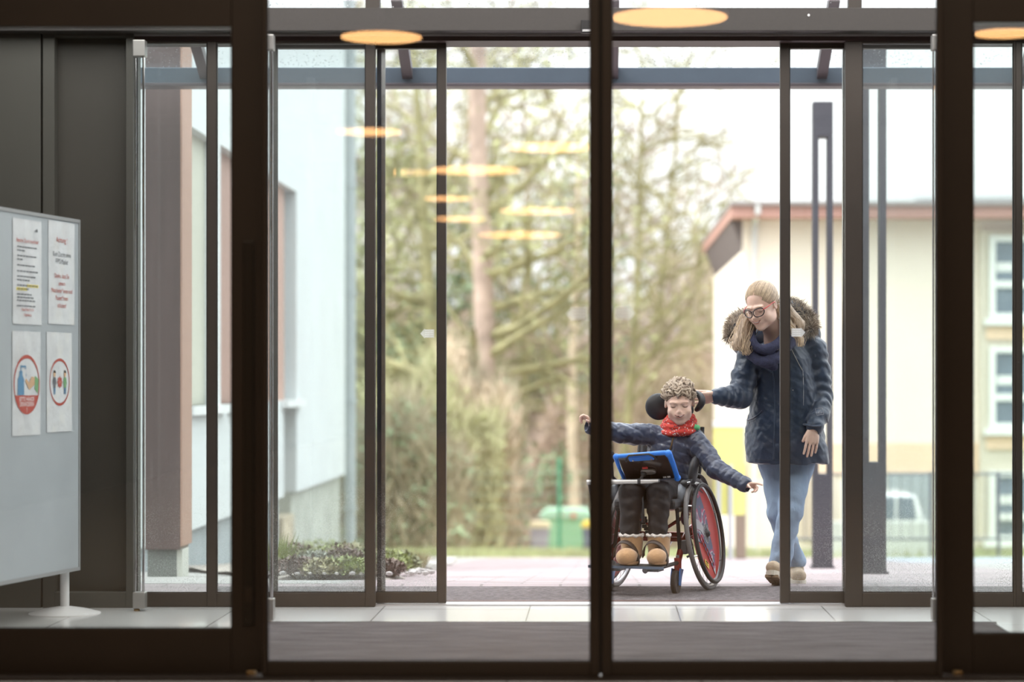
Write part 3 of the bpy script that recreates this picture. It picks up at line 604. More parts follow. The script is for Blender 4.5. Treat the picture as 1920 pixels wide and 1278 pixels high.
spots = [(522, 14.6, .10, .30, 'g', 'grass', 'tuft of long fresh grass at the left end of the bed'), (560, 15.2, .16, .22, 'r', 'leaf', 'russet low plant beside the grass tuft in the bed'), (585, 14.9, .14, .17, 'o', 'leaf', 'olive low plant second from the left in the bed'),
 (607, 14.4, .12, .16, 'p', 'leaf', 'pale frosted low plant near the front of the bed'), (630, 15.1, .17, .20, 'g', 'leaf', 'bright green leafy plant in the middle of the bed'), (652, 14.5, .13, .2, 'r', 'leaf', 'dark russet plant in front, middle of the bed'),
 (668, 15.4, .17, .22, 'y', 'leaf', 'straw-coloured plant beside the door stile'), (690, 14.7, .12, .18, 'o', 'leaf', 'olive plant hidden mostly behind the door stile'), (735, 15.0, .13, .17, 'g', 'leaf', 'bright green plant right of the door stile in the bed'),
 (754, 15.5, .12, .16, 'o', 'leaf', 'olive plant at the right end of the bed'), (540, 16.6, .22, .26, 'y', 'grass', 'straw-coloured grass tuft close to the house wall'), (600, 17.4, .24, .24, 'g', 'leaf', 'green plant far back in the bed by the wall'),
 (640, 18.4, .22, .22, 'o', 'leaf', 'olive plant farthest back beneath the downpipe'), (545, 14.25, .08, .1, 'g', 'leaf', 'smallest green sprout at the front edge of the bed'),
 (572, 13.95, .12, .12, 'r', 'leaf', 'brownish low plant at the front edge, left half of the bed'), (618, 13.9, .12, .10, 'y', 'leaf', 'straw-coloured mat plant at the front edge, middle of the bed'), (662, 13.95, .13, .12, 'g', 'leaf', 'yellow-green plant at the front edge beside the door stile'),
 (742, 14.1, .07, .09, 'r', 'leaf', 'small reddish plant in the gravel right of the door stile'), (785, 15.9, .06, .16, 'y', 'grass', 'thin dry tuft at the gravelly right tip of the bed')]
for px, y, r, h, c, k, lb in spots: shrub(X(px, y), y - (.35 if y < 16 else 0), r * 1.25, h * .8, cols[c], lb, k, 1300 if k == 'leaf' else 160)
# lawn blades
mb = MB()
for k in range(5000):
    y = rnd.uniform(30.1, 34.5); x = rnd.uniform(-3, 6.5); z = gz(y)
    if x > 2.4 and 30.4 < y < 31.6: continue
    mb.add([(x - .012, y, z), (x + .012, y, z), (x + rnd.uniform(-.03, .03), y, z + rnd.uniform(.05, .16))], [(0, 1, 2)])
tag(mb.build('lawn', mat('grass_blade', (.34, .36, .20), .7, 0, .35, 3)), 'strip of ragged green grass beyond the pink paving', 'grass', kind='stuff')
# bins, fence post, fence
def bin_(px0, px1, ytop, ybot, Y, body, lid, label, wheels=True):
    x0, x1 = X(px0, Y), X(px1, Y); zb, zt = Z(ybot, Y), Z(ytop, Y); h = zt - zb; w_ = x1 - x0; cx = (x0 + x1) / 2
    t = empty('wheeled_bin', (cx, Y, zb), label, 'bin', 'wheeled bins on the lawn'); d = w_ * .75
    mb = MB(); a = w_ * .36; b = w_ * .46; n = [(-a, 0), (a, 0), (b, h * .80), (-b, h * .80)]
    mb.add([(cx - a, Y, zb + h * .05), (cx + a, Y, zb + h * .05), (cx + a, Y + d * .8, zb + h * .05), (cx - a, Y + d * .8, zb + h * .05), (cx - b, Y - .03, zb + h * .8), (cx + b, Y - .03, zb + h * .8), (cx + b, Y + d, zb + h * .8), (cx - b, Y + d, zb + h * .8)],
           [(0, 3, 2, 1), (4, 5, 6, 7), (0, 1, 5, 4), (1, 2, 6, 5), (2, 3, 7, 6), (3, 0, 4, 7)]); mb.build('body', body, t, bevel=.02)
    mb = MB(); mb.prism([(-w_ * .5, h * .79), (w_ * .5, h * .79), (w_ * .5, h * .88), (w_ * .36, h), (-w_ * .36, h), (-w_ * .5, h * .88)], lambda u, v, q: (cx + u, Y - .06 + q, zb + v), d + .12); mb.build('lid', lid, t, bevel=.02)
    for s in (-1, 1):
        mb = MB(); mb.lathe((cx + s * w_ * .34 - .03, Y + d * .7, zb + h * .08), (1, 0, 0), [(h * .08, 0), (h * .08, .06)], 16); mb.build('wheel', M_blk, t)
    return t, cx, Y, zb, h, w_
Mg1 = mat('bin_green', (.32, .62, .38), .5); Mg2 = mat('bin_lid_green', (.40, .66, .50), .45); Mdg = mat('bin_dark_green', (.06, .22, .14), .5)
Mgr = mat('bin_grey', (.42, .41, .50), .5); Myl = mat('bin_lid_cream', (.80, .70, .48), .45); My2 = mat('bin_lid_yellow', (.85, .62, .10), .45); Mdb = mat('bin_slate', (.14, .16, .24), .5)
t, cx, Y, zb, h, w_ = bin_(1012, 1112, 955, 1034, 47, Mg1, Mg2, 'largest bin, light green with domed green lid, behind the fence post')
for dx in (-.13, .14):
    mb = MB(); mb.lathe((cx + dx, Y - .10, zb + h * .86), (0, 1, 0), [(.055, 0), (.055, .05)], 14); mb.build('red_cap', mat('bin_red', (.65, .16, .12), .5), t)
bin_(991, 1032, 978, 1033, 46, Mgr, Myl, 'grey bin with cream-yellow lid left of the green one')
bin_(1090, 1128, 977, 1032, 46, Mdb, My2, 'dark bin with bright yellow lid half behind the centre stile')
bin_(1060, 1108, 962, 1028, 50.5, Mdg, Mdg, 'dark green bin standing behind the light green one')
t = empty('mesh_fence', (X(1049, 42), 42, Z(1036, 42)), 'thin green wire mesh fence with a round post before the bins', 'fence')
M_fp = mat('fence_green', (.05, .25, .15), .5); zf0 = Z(1036, 42)
for px in (1049, 700, 1400):
    mb = MB(); mb.tube([(X(px, 42), 42, zf0 - .1), (X(px, 42), 42, Z(862, 42))], .035, 10); mb.build('post', M_fp, t, smooth=True)
    mb = MB(); mb.ell((X(px, 42), 42, Z(862, 42)), (.045, .045, .03), 10); mb.build('post_cap', M_fp, t, smooth=True)
mb = MB(); a, b = X(700, 42), X(1400, 42); z = zf0 + .05
while z < Z(868, 42): mb.tube([(a, 42, z), (b, 42, z)], .004, 3, caps=False); z += .2
x = a
while x < b: mb.tube([(x, 42, zf0), (x, 42, Z(868, 42))], .0025, 3, caps=False); x += .1
mb.build('mesh_panel', mat('fence_wire', (.30, .42, .34), .5), t)
# beige building
BY = 36.0; M_crm = mat('cream_render', (.84, .745, .64), .85, 0, .03, 1); M_apr = mat('apricot_band', (.80, .60, .43), .85, 0, .04, 1); M_rd = mat('rust_fascia', (.42, .23, .19), .6); M_rt = mat('grey_brown_roof', (.26, .23, .22), .7)
gb = gz(BY)
t = empty('beige_building', (6, BY, gb), 'cream building with rust-brown eaves and white windows on the right', 'building')
xa, xb = X(1392, BY), 14.5
mb = MB(); mb.box(xa, xb, BY, BY + 9, Z(830, BY), Z(405, BY)); mb.build('upper_wall', M_crm, t)
mb = MB(); mb.box(xa, xb, BY - .02, BY + 9, Z(892, BY), Z(830, BY)); mb.build('apricot_band', M_apr, t)
mb = MB(); mb.box(xa, xb, BY, BY + 9, gb - .3, Z(892, BY)); mb.build('lower_wall', mat('pale_cream_base', (.74, .68, .58), .85), t)
mb = MB(); mb.box(X(1368, BY) - .0, xb + .5, BY - .55, BY + 9.5, Z(412, BY), Z(390, BY)); mb.build('fascia', M_rd, t)
mb = MB(); mb.box(X(1366, BY), xb + .6, BY - .62, BY + 9.6, Z(390, BY), Z(383, BY)); mb.build('roof_edge', M_rt, t)
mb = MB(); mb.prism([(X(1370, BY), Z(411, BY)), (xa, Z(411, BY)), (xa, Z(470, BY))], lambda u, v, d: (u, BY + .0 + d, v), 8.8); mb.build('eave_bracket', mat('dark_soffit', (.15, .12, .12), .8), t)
mb = MB(); mb.tube([(X(1416, BY), BY - .58, Z(380, BY)), (X(1416, BY), BY - .58, Z(402, BY)), (X(1414, BY), BY - .1, Z(420, BY)), (X(1414, BY), BY - .1, gb)], .05, 8); mb.build('rain_pipe', mat('pale_zinc', (.55, .54, .54), .5), t, smooth=True)
M_wfr = mat('window_frame_white', (.72, .74, .70), .5); M_wgl = mat('window_glass_dark', (.16, .20, .24), .12, 0, .2, 1.5, coat=.5); M_cur = mat('net_curtain', (.40, .43, .44), .8)
xs = X(1835, BY)
mb = MB(); mb.box(xs, xs + 3.4, BY - .12, BY, Z(1020, BY), Z(432, BY)); mb.build('window_bay', mat('bay_cream', (.60, .55, .45), .8), t)
for k, (ya, yb, ym) in enumerate(((443, 598, 534), (650, 803, 745), (882, 1012, 968))):
    for s in range(2):
        a = X(1852, BY) + s * 1.62
        f = empty('window', (a, BY - .14, Z(yb, BY))); f.parent = t; f.location = Vector((a, BY - .14, Z(yb, BY))) - t.location
        wd = 1.5; z0, z1, zm = Z(yb, BY), Z(ya, BY), Z(ym, BY)
        mb = MB(); g = .09
        mb.box(a, a + wd, BY - .2, BY - .12, z0, z0 + g); mb.box(a, a + wd, BY - .2, BY - .12, z1 - g, z1); mb.box(a - .003, a + g, BY - .205, BY - .118, z0 - .003, z1 + .003); mb.box(a + wd - g, a + wd + .003, BY - .205, BY - .118, z0 - .003, z1 + .003); mb.box(a, a + wd, BY - .2, BY - .12, zm - .05, zm + .06); pass
        mb.build('frame', M_wfr, f); mb = MB(); mb.box(a + g, a + wd - g, BY - .15, BY - .13, z0 + g, z1 - g); mb.build('panes', M_wgl, f)
        mb = MB(); mb.box(a + g + .02, a + g + .28, BY - .166, BY - .15, zm + .20, zm + .34); mb.build('curtain', M_cur if s else M_wfr, f)
    mb = MB(); mb.box(xs + .05, xs + 3.3, BY - .26, BY - .121, Z(yb, BY) - .1, Z(yb, BY)); mb.build('window_sill', M_wfr, t)
    if k < 2: mb = MB(); mb.box(xs + .1, xs + 3.3, BY - .16, BY - .12, Z(yb + 38, BY), Z(yb + 14, BY)); mb.build('spandrel_panel', M_apr, t)
# garage window on the ground floor
mb = MB(); mb.box(X(1662, BY), X(1746, BY), BY - .06, BY, Z(1000, BY), Z(886, BY)); mb.build('garage_window', mat('garage_glass', (.36, .40, .42), .3, 0, .1, 1), t)
mb = MB(); mb.box(X(1500, BY), X(1560, BY), BY - .06, BY, Z(1010, BY), Z(900, BY)); mb.build('entrance_recess', mat('recess_peach', (.50, .42, .34), .8), t)
# second roof behind
t = empty('neighbour_house', (11, 60, gz(60)), 'grey roofed house peeping over the roof at the far right', 'house')
mb = MB(); mb.box(X(1740, 60), X(2100, 60), 60, 66, gz(60), Z(395, 60)); mb.build('wall', M_crm, t)
mb = MB(); mb.prism([(X(1690, 60), Z(392, 60)), (X(2150, 60), Z(392, 60)), (X(2060, 60), Z(368, 60)), (X(1720, 60), Z(372, 60))], lambda u, v, d: (u, 60 + d, v), 6); mb.build('roof', mat('slate_roof', (.30, .30, .32), .7), t)
t = empty('gabled_house', (X(735, 70), 70, gz(70)), 'distant dark-roofed house glimpsed between the trees on the left', 'house')
mb = MB(); mb.box(X(560, 70), X(748, 70), 70, 77, gz(70), Z(345, 70)); mb.build('wall', mat('far_wall', (.6, .55, .5), .8), t)
mb = MB(); mb.prism([(X(540, 70), Z(345, 70)), (X(765, 70), Z(345, 70)), (X(650, 70), Z(280, 70))], lambda u, v, d: (u, 69.6 + d, v), 8); mb.build('roof', mat('plum_roof', (.25, .19, .21), .7), t)
# parked vehicle, railing
VY = 33.5; M_car = mat('white_car_paint', (.74, .75, .75), .25, 0, .02, 2, coat=.6); gv = gz(VY)
cx0, cx1 = X(1610, VY), X(1745, VY)
t = empty('parked_car', ((cx0 + cx1) / 2, VY, gv), 'white parked car behind the railing, right of the nearer light column', 'car')
mb = MB(); zt_ = Z(925, VY); cw = cx1 - cx0
prof = [(0, gv + .18), (cw, gv + .18), (cw, gv + .42), (cw * .93, gv + .5), (cw * .80, zt_ - .02), (cw * .70, zt_), (cw * .34, zt_), (cw * .22, gv + .52), (cw * .02, gv + .45)]
mb.prism(prof, lambda u, v, d: (cx0 + u, VY + d, v), 1.5); mb.build('body', M_car, t, bevel=.05)
mb = MB(); mb.prism([(cw * .27, gv + .52), (cw * .50, gv + .52), (cw * .50, zt_ - .05), (cw * .36, zt_ - .05)], lambda u, v, d: (cx0 + u, VY - .01 + d, v), .02); mb.prism([(cw * .54, gv + .52), (cw * .80, gv + .52), (cw * .76, zt_ - .06), (cw * .54, zt_ - .05)], lambda u, v, d: (cx0 + u, VY - .01 + d, v), .02); mb.build('side_window', M_wgl, t)
for q in (.2, .8):
    mb = MB(); mb.lathe((cx0 + cw * q, VY - .03, gv + .18), (0, 1, 0), [(.17, 0), (.17, .16)], 20); mb.cur = 1; mb.lathe((cx0 + cw * q, VY - .04, gv + .18), (0, 1, 0), [(.10, 0), (.10, .02)], 16); mb.build('wheel', [M_blk, M_steel], t)
RY = 30.6; gr_ = gz(RY)
t = empty('garden_railing', (5, RY, gr_), 'thin dark metal railing running along the grass before the beige building', 'railing')
M_rl = mat('railing_grey', (.13, .14, .16), .5); ra, rb = X(1490, RY), X(2000, RY)
for zz in (Z(888, RY), Z(1010, RY)):
    mb = MB(); mb.tube([(ra, RY, zz), (rb, RY, zz)], .018, 6); mb.build('rail', M_rl, t)
mb = MB(); x = ra
while x < rb: mb.tube([(x, RY, Z(1010, RY)), (x, RY, Z(888, RY))], .006, 4, caps=False); x += .14
mb.build('baluster_row', M_rl, t)
for q in (0, .25, .5, .75, 1):
    mb = MB(); mb.tube([(ra + (rb - ra) * q, RY, gr_), (ra + (rb - ra) * q, RY, Z(884, RY))], .022, 8); mb.build('post', M_rl, t)
# low white wall under the railing
mb = MB(); mb.box(ra + .4, X(1750, 31.2), 31.2, 31.35, gz(31.2) - .1, Z(978, 31.2)); tag(mb.build('garden_wall', mat('low_wall_white', (.62, .64, .60), .8)), 'low white garden wall behind the railing', 'wall')
# yellow notice board on posts
NY = 27.; t = empty('yellow_signboard', (X(1366, NY), NY, gz(NY)), 'pale yellow signboard with white top strip, behind the child', 'signboard')
mb = MB(); mb.box(X(1338, NY), X(1396, NY), NY, NY + .05, Z(965, NY), Z(800, NY)); mb.build('panel', mat('pale_yellow_panel', (.72, .70, .22), .6, 0, .05, 2), t, bevel=.004)
mb = MB(); mb.box(X(1337, NY), X(1397, NY), NY - .01, NY + .06, Z(800, NY), Z(789, NY)); mb.build('top_strip', M_wfr, t)
for px in (1347, 1369):
    mb = MB(); mb.tube([(X(px, NY), NY - .04, gz(NY)), (X(px, NY), NY - .04, Z(870, NY))], .028, 8); mb.build('post', mat('galvanised_post', (.45, .46, .50), .5, .3), t, smooth=True)
mb = MB(); mb.box(X(1379, 28), X(1399, 28), 28, 28.15, gz(28), Z(868, 28)); tag(mb.build('wooden_post', mat('weathered_brown_wood', (.26, .20, .16), .8, 0, .2, 3), bevel=.01), 'weathered brown wooden post right of the yellow signboard', 'post')
# ---------------------------------------------------------------- trees
def bark(name, c): return mat(name, c, .85, 0, .3, 3)
B1 = bark('pinkish_bark', (.38, .29, .24)); B2 = bark('mossy_bark', (.27, .25, .13)); B3 = bark('grey_twig', (.32, .26, .20)); B4 = bark('pale_trunk', (.60, .50, .38))
def branch(mb, p, d, ln, r, lev, rn, spread, up, tips, seg=4, kids=(3, 5), n=5, shrink=.62):
    r = max(r, (.013, .018, .026, .036)[min(lev, 3)])
    pts = [p.copy()]; rs = [r]; q = p.copy(); dd = d.copy()
    for k in range(seg):
        dd = (dd + Vector((rn.gauss(0, .13), rn.gauss(0, .13), rn.gauss(0, .10) + up * .06))).normalized(); q = q + dd * ln / seg; pts.append(q.copy()); rs.append(r * (1 - .6 * (k + 1) / seg))
    mb.tube(pts, rs, n if lev > 1 else 3, caps=False)
    if lev == 0: tips.append((q, dd)); return
    for k in range(rn.randint(*kids)):
        f = rn.uniform(.25, 1); i = min(seg - 1, int(f * seg)); a = pts[i].lerp(pts[i + 1], f * seg - i)
        ax = Vector((rn.gauss(0, 1), rn.gauss(0, 1), rn.gauss(0, .6))); ax = (ax - dd * ax.dot(dd)).normalized()
        nd = (dd * math.cos(spread) + ax * math.sin(spread)).normalized()
        branch(mb, a, nd, ln * rn.uniform(shrink - .12, shrink + .12), rs[i] * .55, lev - 1, rn, spread * 1.02, up, tips, max(2, seg - 1), kids, n, shrink)
def tufts(mb, centres, rn, n, size, spread_, droop=0.):
    for (c, d) in centres:
        for k in range(n):
            p = c + Vector((rn.gauss(0, 1), rn.gauss(0, 1), rn.gauss(0, .7) - droop)) * spread_
            a = Vector((rn.gauss(0, 1), rn.gauss(0, 1), rn.gauss(0, 1))).normalized(); b = a.orthogonal().normalized(); s = size * rn.uniform(.5, 1.3)
            mb.add([p - a * s, p + b * s * .6, p + a * s, p - b * s * .6], [(0, 1, 2, 3)])
L1 = mat('olive_needles', (.26, .265, .125), .8, 0, .35, .8); L2 = mat('moss_yellow_leaf', (.38, .35, .18), .8, 0, .3, .8); L3 = mat('fir_green', (.16, .21, .12), .8, 0, .4, .8); L4 = mat('tan_leaf', (.38, .29, .20), .8, 0, .3, .8)
def tree(name, px, Y, top, r, m, lean, levs, ln, spread, label, seed, leaf_=None, nb=14, b0=.25, kids=(3, 4), up=.4, shrink=.62, tn=6, ts=.12, tsp=.3, trunk_pts=None, cat='tree', minr=.02, taper=.75):
    rn = random.Random(seed); z0 = gz(Y) - .1; H = Z(top, Y) - z0; x0 = X(px, Y)
    t = empty(name, (x0, Y, z0), label, cat, 'trees beyond the lawn')
    pts = []; rs = []
    for k in range(13):
        f = k / 12; pts.append(Vector((x0 + lean * H * f + .06 * math.sin(f * 7 + seed), Y + .05 * math.sin(f * 5), z0 + H * f))); rs.append(max(minr, r * (1 - taper * f)))
    mb = MB(); mb.tube(pts, rs, 10); mb.build('trunk', m, t, smooth=True)
    mb = MB(); tips = []
    for k in range(nb):
        f = b0 + (1 - b0) * (k + rn.random()) / nb; f = min(.99, f); i = min(11, int(f * 12)); a = pts[i].lerp(pts[i + 1], f * 12 - i)
        an = rn.uniform(0, 6.283); el = rn.uniform(.1, .9) * up * 2
        d = Vector((math.cos(an), math.sin(an) * .6, el)).normalized()
        branch(mb, a, d, ln * (1.15 - .5 * f) * rn.uniform(.8, 1.2), rs[i] * .5 + .015, levs, rn, spread, up, tips, 4, kids, 5, shrink)
    mb.build('branches', B2 if m in (B1, B2) else B3, t)
    if leaf_:
        mb = MB(); tufts(mb, tips, rn, tn, ts, tsp); mb.build('foliage', leaf_, t)
    return t
tree('tall_tree', 905, 47, 60, .25, B1, -.005, 3, 2.6, .75, 'tallest tree with a straight pinkish trunk left of the centre stile', 5, L1, 18, .22, (2, 4), .35, tn=3, ts=.09, tsp=.3, taper=.35)
tree('leaning_tree', 850, 52, 40, .24, B2, -.085, 3, 2.8, .7, 'mossy tree leaning left, behind the far left leaf stile', 8, None, 14, .25, (3, 4), .5)
tree('conifer', 830, 55, 250, .16, B2, 0, 2, 2.3, .8, 'olive-green conifer between the two tallest trunks', 12, L1, 22, .12, (3, 5), .0, tn=9, ts=.11, tsp=.3)
tree('conifer', 985, 53, 380, .15, B2, .01, 2, 2.4, .8, 'green conifer right of the straight pinkish trunk', 14, L3, 20, .10, (3, 5), .0, tn=8, ts=.11, tsp=.3)
tree('pale_tree', 1076, 50, 240, .13, B4, .005, 3, 2.2, .7, 'slender pale trunk just left of the centre stile', 21, None, 12, .4, (3, 4), .5)
tree('bare_tree', 1165, 49, 110, .11, B2, .05, 3, 2.6, .7, 'bare slanting tree just right of the centre stile', 23, None, 14, .25, (3, 4), .6)
tree('bare_tree', 1205, 54, 130, .12, B2, .075, 3, 2.7, .65, 'bare tree leaning right above the child', 27, None, 14, .25, (3, 4), .6)
tree('bare_tree', 1310, 60, 330, .10, B3, .0, 3, 2.4, .7, 'bare thin-twigged tree left of the beige building eave', 31, None, 12, .2, (3, 4), .6)
tree('bare_tree', 700, 56, 120, .15, B2, .01, 3, 2.6, .7, 'bare tree close to the white house corner', 33, L2, 14, .2, (3, 4), .5, tn=1, ts=.08)
tree('bare_tree', 1000, 60, 110, .14, B3, -.02, 3, 3.0, .7, 'bare tree crown right of the tallest trunk', 35, L2, 16, .3, (3, 5), .6, tn=1, ts=.07)
tree('bare_tree', 790, 62, 90, .14, B3, .02, 3, 3.0, .7, 'far bare tree between the leaning trunk and the straight one', 37, L2, 16, .3, (3, 5), .6, tn=1, ts=.07)
def thicket(px, Y, w_, h, m, seed, label, n=5200, ln=.42, leafm=None, lean=0, nl=1500, ts=.07):
    rn = random.Random(seed); x = X(px, Y); z0 = gz(Y) - .05
    t = empty('thicket_bush', (x, Y, z0), label, 'bush', 'bushes behind the lawn')
    mb = MB(); cs = []
    for k in range(n):
        u = rn.uniform(-1, 1); v = rn.uniform(-1, 1); hh = h * (1 - .35 * u * u) * (1 + .12 * math.sin(u * 7 + seed)); z = z0 + hh * rn.random() ** .8
        p = Vector((x + u * w_, Y + v * 1.0, z)); d = Vector((rn.gauss(0, .55), rn.gauss(0, .4), 1)).normalized(); l_ = ln * rn.uniform(.6, 1.5); s = Vector((1, 0, 0)) * rn.uniform(.008, .02)
        mb.add([p - s, p + s, p + d * l_], [(0, 1, 2)]); cs.append((p, d))
    mb.build('twigs', m, t)
    if leafm:
        mb = MB(); tufts(mb, [cs[rn.randrange(len(cs))] for _ in range(nl)], rn, 1, ts, .1); mb.build('leaves', leafm, t)
Tb = mat('tan_twigs', (.50, .41, .305), .85, 0, .3, 1.2); Tp = mat('pinkish_twigs', (.53, .42, .355), .85, 0, .25, 1.2); To = mat('olive_twigs', (.38, .37, .21), .85, 0, .3, 1.2); Td = mat('dusky_twigs', (.26, .23, .155), .85, 0, .3, 1.2)
specs = [(735, 40, 1.3, 2.5, Td, L3, 'dusky green bush nearest the house downpipe'), (800, 43, 1.4, 3.3, To, L1, 'olive bush left of the open doorway stile'), (845, 44, 1.25, 3.6, Tb, L4, 'tan twiggy bush just right of the left leaf stile'), (887, 45, .85, 3.6, Td, L3, 'dusky bush below the tallest trunk'),
 (985, 54, 1.4, 3.2, Tb, L1, 'tan bush behind the grey bin'), (1050, 54, 1.7, 3.0, Tp, L4, 'pinkish bush behind the green bin'), (1130, 52, 1.8, 3.4, Tp, L4, 'pinkish bush behind the centre stile'), (1210, 52, 1.8, 3.8, Tb, L2, 'tan bush behind the child'), (1290, 52, 1.7, 4.2, Tb, L2, 'tan bush between child and woman'), (1350, 53, 1.2, 4.6, Tp, L2, 'tall pale bush against the beige building'),
 (700, 58, 2.4, 5.4, To, L1, 'tall olive bush farther back at the left'), (820, 60, 2.4, 6.2, Tp, L2, 'tall pinkish bush far behind the leaning trunk'), (930, 62, 2.4, 5.8, Tb, L1, 'tall tan bush far behind the tallest trunk'), (1040, 62, 2.4, 5.6, Tp, L2, 'tall pinkish bush far behind the bins'), (1150, 63, 2.4, 6.0, Tb, L2, 'tall tan bush far right of the centre stile'), (1270, 63, 2.4, 7.2, Tp, L2, 'tallest far bush, above the child and woman'), (1350, 64, 2.0, 7.4, Tb, L2, 'far bush beside the eave of the beige building')]
for i, (px, Y, w_, h, m, lm, lb) in enumerate(specs): thicket(px, Y, w_, h, m, 50 + i, lb, 4500 if Y < 50 else 6000, .45 if Y < 55 else .7, lm, nl=1800, ts=.08 if Y < 55 else .11)
mb = MB(); mb.box(X(560, 74), X(1500, 74), 74, 75, gz(74) - .5, gz(74) + 6.0)
wd = mb.build('far_woodland', mat('hazy_woodland', (.40, .34, .27), .9, 0, .35, .8, 0), None); tag(wd, 'hazy tan woodland closing the view behind all the bushes', 'woodland', kind='stuff')
# ================================================================ SIGNED-DISTANCE BODIES
f4 = np.float32
def v3(*a): return np.array(a, dtype=float)
def noise3(P, s=1., seed=0.):
    x, y, z = P[0] * s + seed, P[1] * s + seed * 1.7, P[2] * s - seed * .9
    return (np.sin(x + 1.7 * np.sin(y * .9 + z * .4)) + np.sin(y * 1.3 + 1.9 * np.sin(z * .8 + x * .5)) + np.sin(z * 1.1 + 1.6 * np.sin(x * .7 - y * .6))) / 3
class Vox:
    def __init__(s, lo, hi, h):
        s.lo = np.array(lo, float); s.h = h; s.n = np.ceil((np.array(hi) - s.lo) / h).astype(int) + 1
        s.F = np.full(s.n, 1.0, dtype=f4)
    def sub(s, lo, hi, m):
        a = np.clip(np.floor((np.array(lo) - m - s.lo) / s.h).astype(int), 0, s.n); b = np.clip(np.ceil((np.array(hi) + m - s.lo) / s.h).astype(int) + 1, 0, s.n)
        if (b <= a).any(): return None, None
        ax = [(s.lo[i] + s.h * np.arange(a[i], b[i])).astype(f4) for i in range(3)]
        return (slice(a[0], b[0]), slice(a[1], b[1]), slice(a[2], b[2])), (ax[0][:, None, None], ax[1][None, :, None], ax[2][None, None, :])
    def add(s, pr, k=.02, cut=False):
        f, lo, hi = pr; sl, P = s.sub(lo, hi, max(k, .0) + 3 * s.h + .012)
        if sl is None: return s
        d = f(P).astype(f4); a = s.F[sl]
        if cut:
            d = -d; h = np.maximum(k - np.abs(a - d), 0) / max(k, 1e-6); s.F[sl] = np.maximum(a, d) + h * h * k * .25
        else:
            h = np.maximum(k - np.abs(a - d), 0) / max(k, 1e-6); s.F[sl] = np.minimum(a, d) - h * h * k * .25
        return s
    def displace(s, fn, lo=None, hi=None):
        sl, P = s.sub(s.lo if lo is None else lo, (s.lo + s.h * s.n) if hi is None else hi, 0)
        s.F[sl] += fn(P).astype(f4); return s
    def mesh(s, name):
        F = s.F; n = s.n; ins = F < 0
        cnt = np.zeros(n - 1, dtype=np.uint8); C = []
        for dx in (0, 1):
            for dy in (0, 1):
                for dz in (0, 1):
                    v = ins[dx:n[0] - 1 + dx, dy:n[1] - 1 + dy, dz:n[2] - 1 + dz]; cnt += v
        act = np.argwhere((cnt > 0) & (cnt < 8)); idx = np.full(n - 1, -1, dtype=np.int32); idx[tuple(act.T)] = np.arange(len(act))
        cv = {}
        for dx in (0, 1):
            for dy in (0, 1):
                for dz in (0, 1): cv[(dx, dy, dz)] = F[act[:, 0] + dx, act[:, 1] + dy, act[:, 2] + dz].astype(float)
        acc = np.zeros((len(act), 3)); c = np.zeros(len(act))
        for ax in range(3):
            o = [i for i in range(3) if i != ax]
            for p in (0, 1):
                for q in (0, 1):
                    a = [0, 0, 0]; a[o[0]] = p; a[o[1]] = q; b = list(a); b[ax] = 1
                    fa, fb = cv[tuple(a)], cv[tuple(b)]; m = (fa < 0) != (fb < 0); t = np.where(m, fa / np.where(m, fa - fb, 1), 0)
                    pt = np.tile(np.array(a, float), (len(act), 1)); pt[:, ax] = t; acc[m] += pt[m]; c[m] += 1
        V = s.lo + (act + acc / c[:, None]) * s.h
        Q = []
        for ax in range(3):
            o = [(1, 2), (2, 0), (0, 1)][ax]; sa = [slice(None)] * 3; sb = [slice(None)] * 3; sa[ax] = slice(0, -1); sb[ax] = slice(1, None)
            A = ins[tuple(sa)]; B = ins[tuple(sb)]; e = np.argwhere(A != B)
            e = e[(e[:, o[0]] > 0) & (e[:, o[1]] > 0) & (e[:, o[0]] < n[o[0]] - 1) & (e[:, o[1]] < n[o[1]] - 1)]
            def cell(d0, d1): 
                g = e.copy(); g[:, o[0]] -= d0; g[:, o[1]] -= d1; return idx[tuple(g.T)]
            q = np.stack([cell(1, 1), cell(0, 1), cell(0, 0), cell(1, 0)], 1); fl = ~A[tuple(e.T)]; q[fl] = q[fl][:, ::-1]; Q.append(q)
        Q = np.concatenate(Q); Q = Q[(Q >= 0).all(1)]
        return V, Q
    def build(s, name, m, parent=None, local=False):
        V, Q = s.mesh(name)
        if parent is not None and not local: V = V - np.array(worigin(parent))
        me = bpy.data.meshes.new(name); me.vertices.add(len(V)); me.vertices.foreach_set('co', V.astype(f4).ravel())
        me.loops.add(len(Q) * 4); me.loops.foreach_set('vertex_index', Q.astype(np.int32).ravel())
        me.polygons.add(len(Q)); me.polygons.foreach_set('loop_start', np.arange(len(Q), dtype=np.int32) * 4)
        me.update(calc_edges=True); me.validate()
        me.polygons.foreach_set('use_smooth', np.ones(len(me.polygons), dtype=bool))
        return link(name, me, m, parent)
    def val(s, p):
        g = (np.array(p) - s.lo) / s.h; i = np.floor(g).astype(int)
        if (i < 0).any() or (i >= s.n - 1).any(): return 1.
        t = g - i; c = s.F[i[0]:i[0] + 2, i[1]:i[1] + 2, i[2]:i[2] + 2].astype(float)
        c = c[0] * (1 - t[0]) + c[1] * t[0]; c = c[0] * (1 - t[1]) + c[1] * t[1]; return c[0] * (1 - t[2]) + c[1] * t[2]
    def hit(s, o, d, mx=.3):
        o = np.array(o, float); d = np.array(d, float); d /= np.linalg.norm(d); t = 0
        while t < mx:
            if s.val(o + d * t) < 0: return o + d * t
            t += s.h * .35
        return o + d * mx
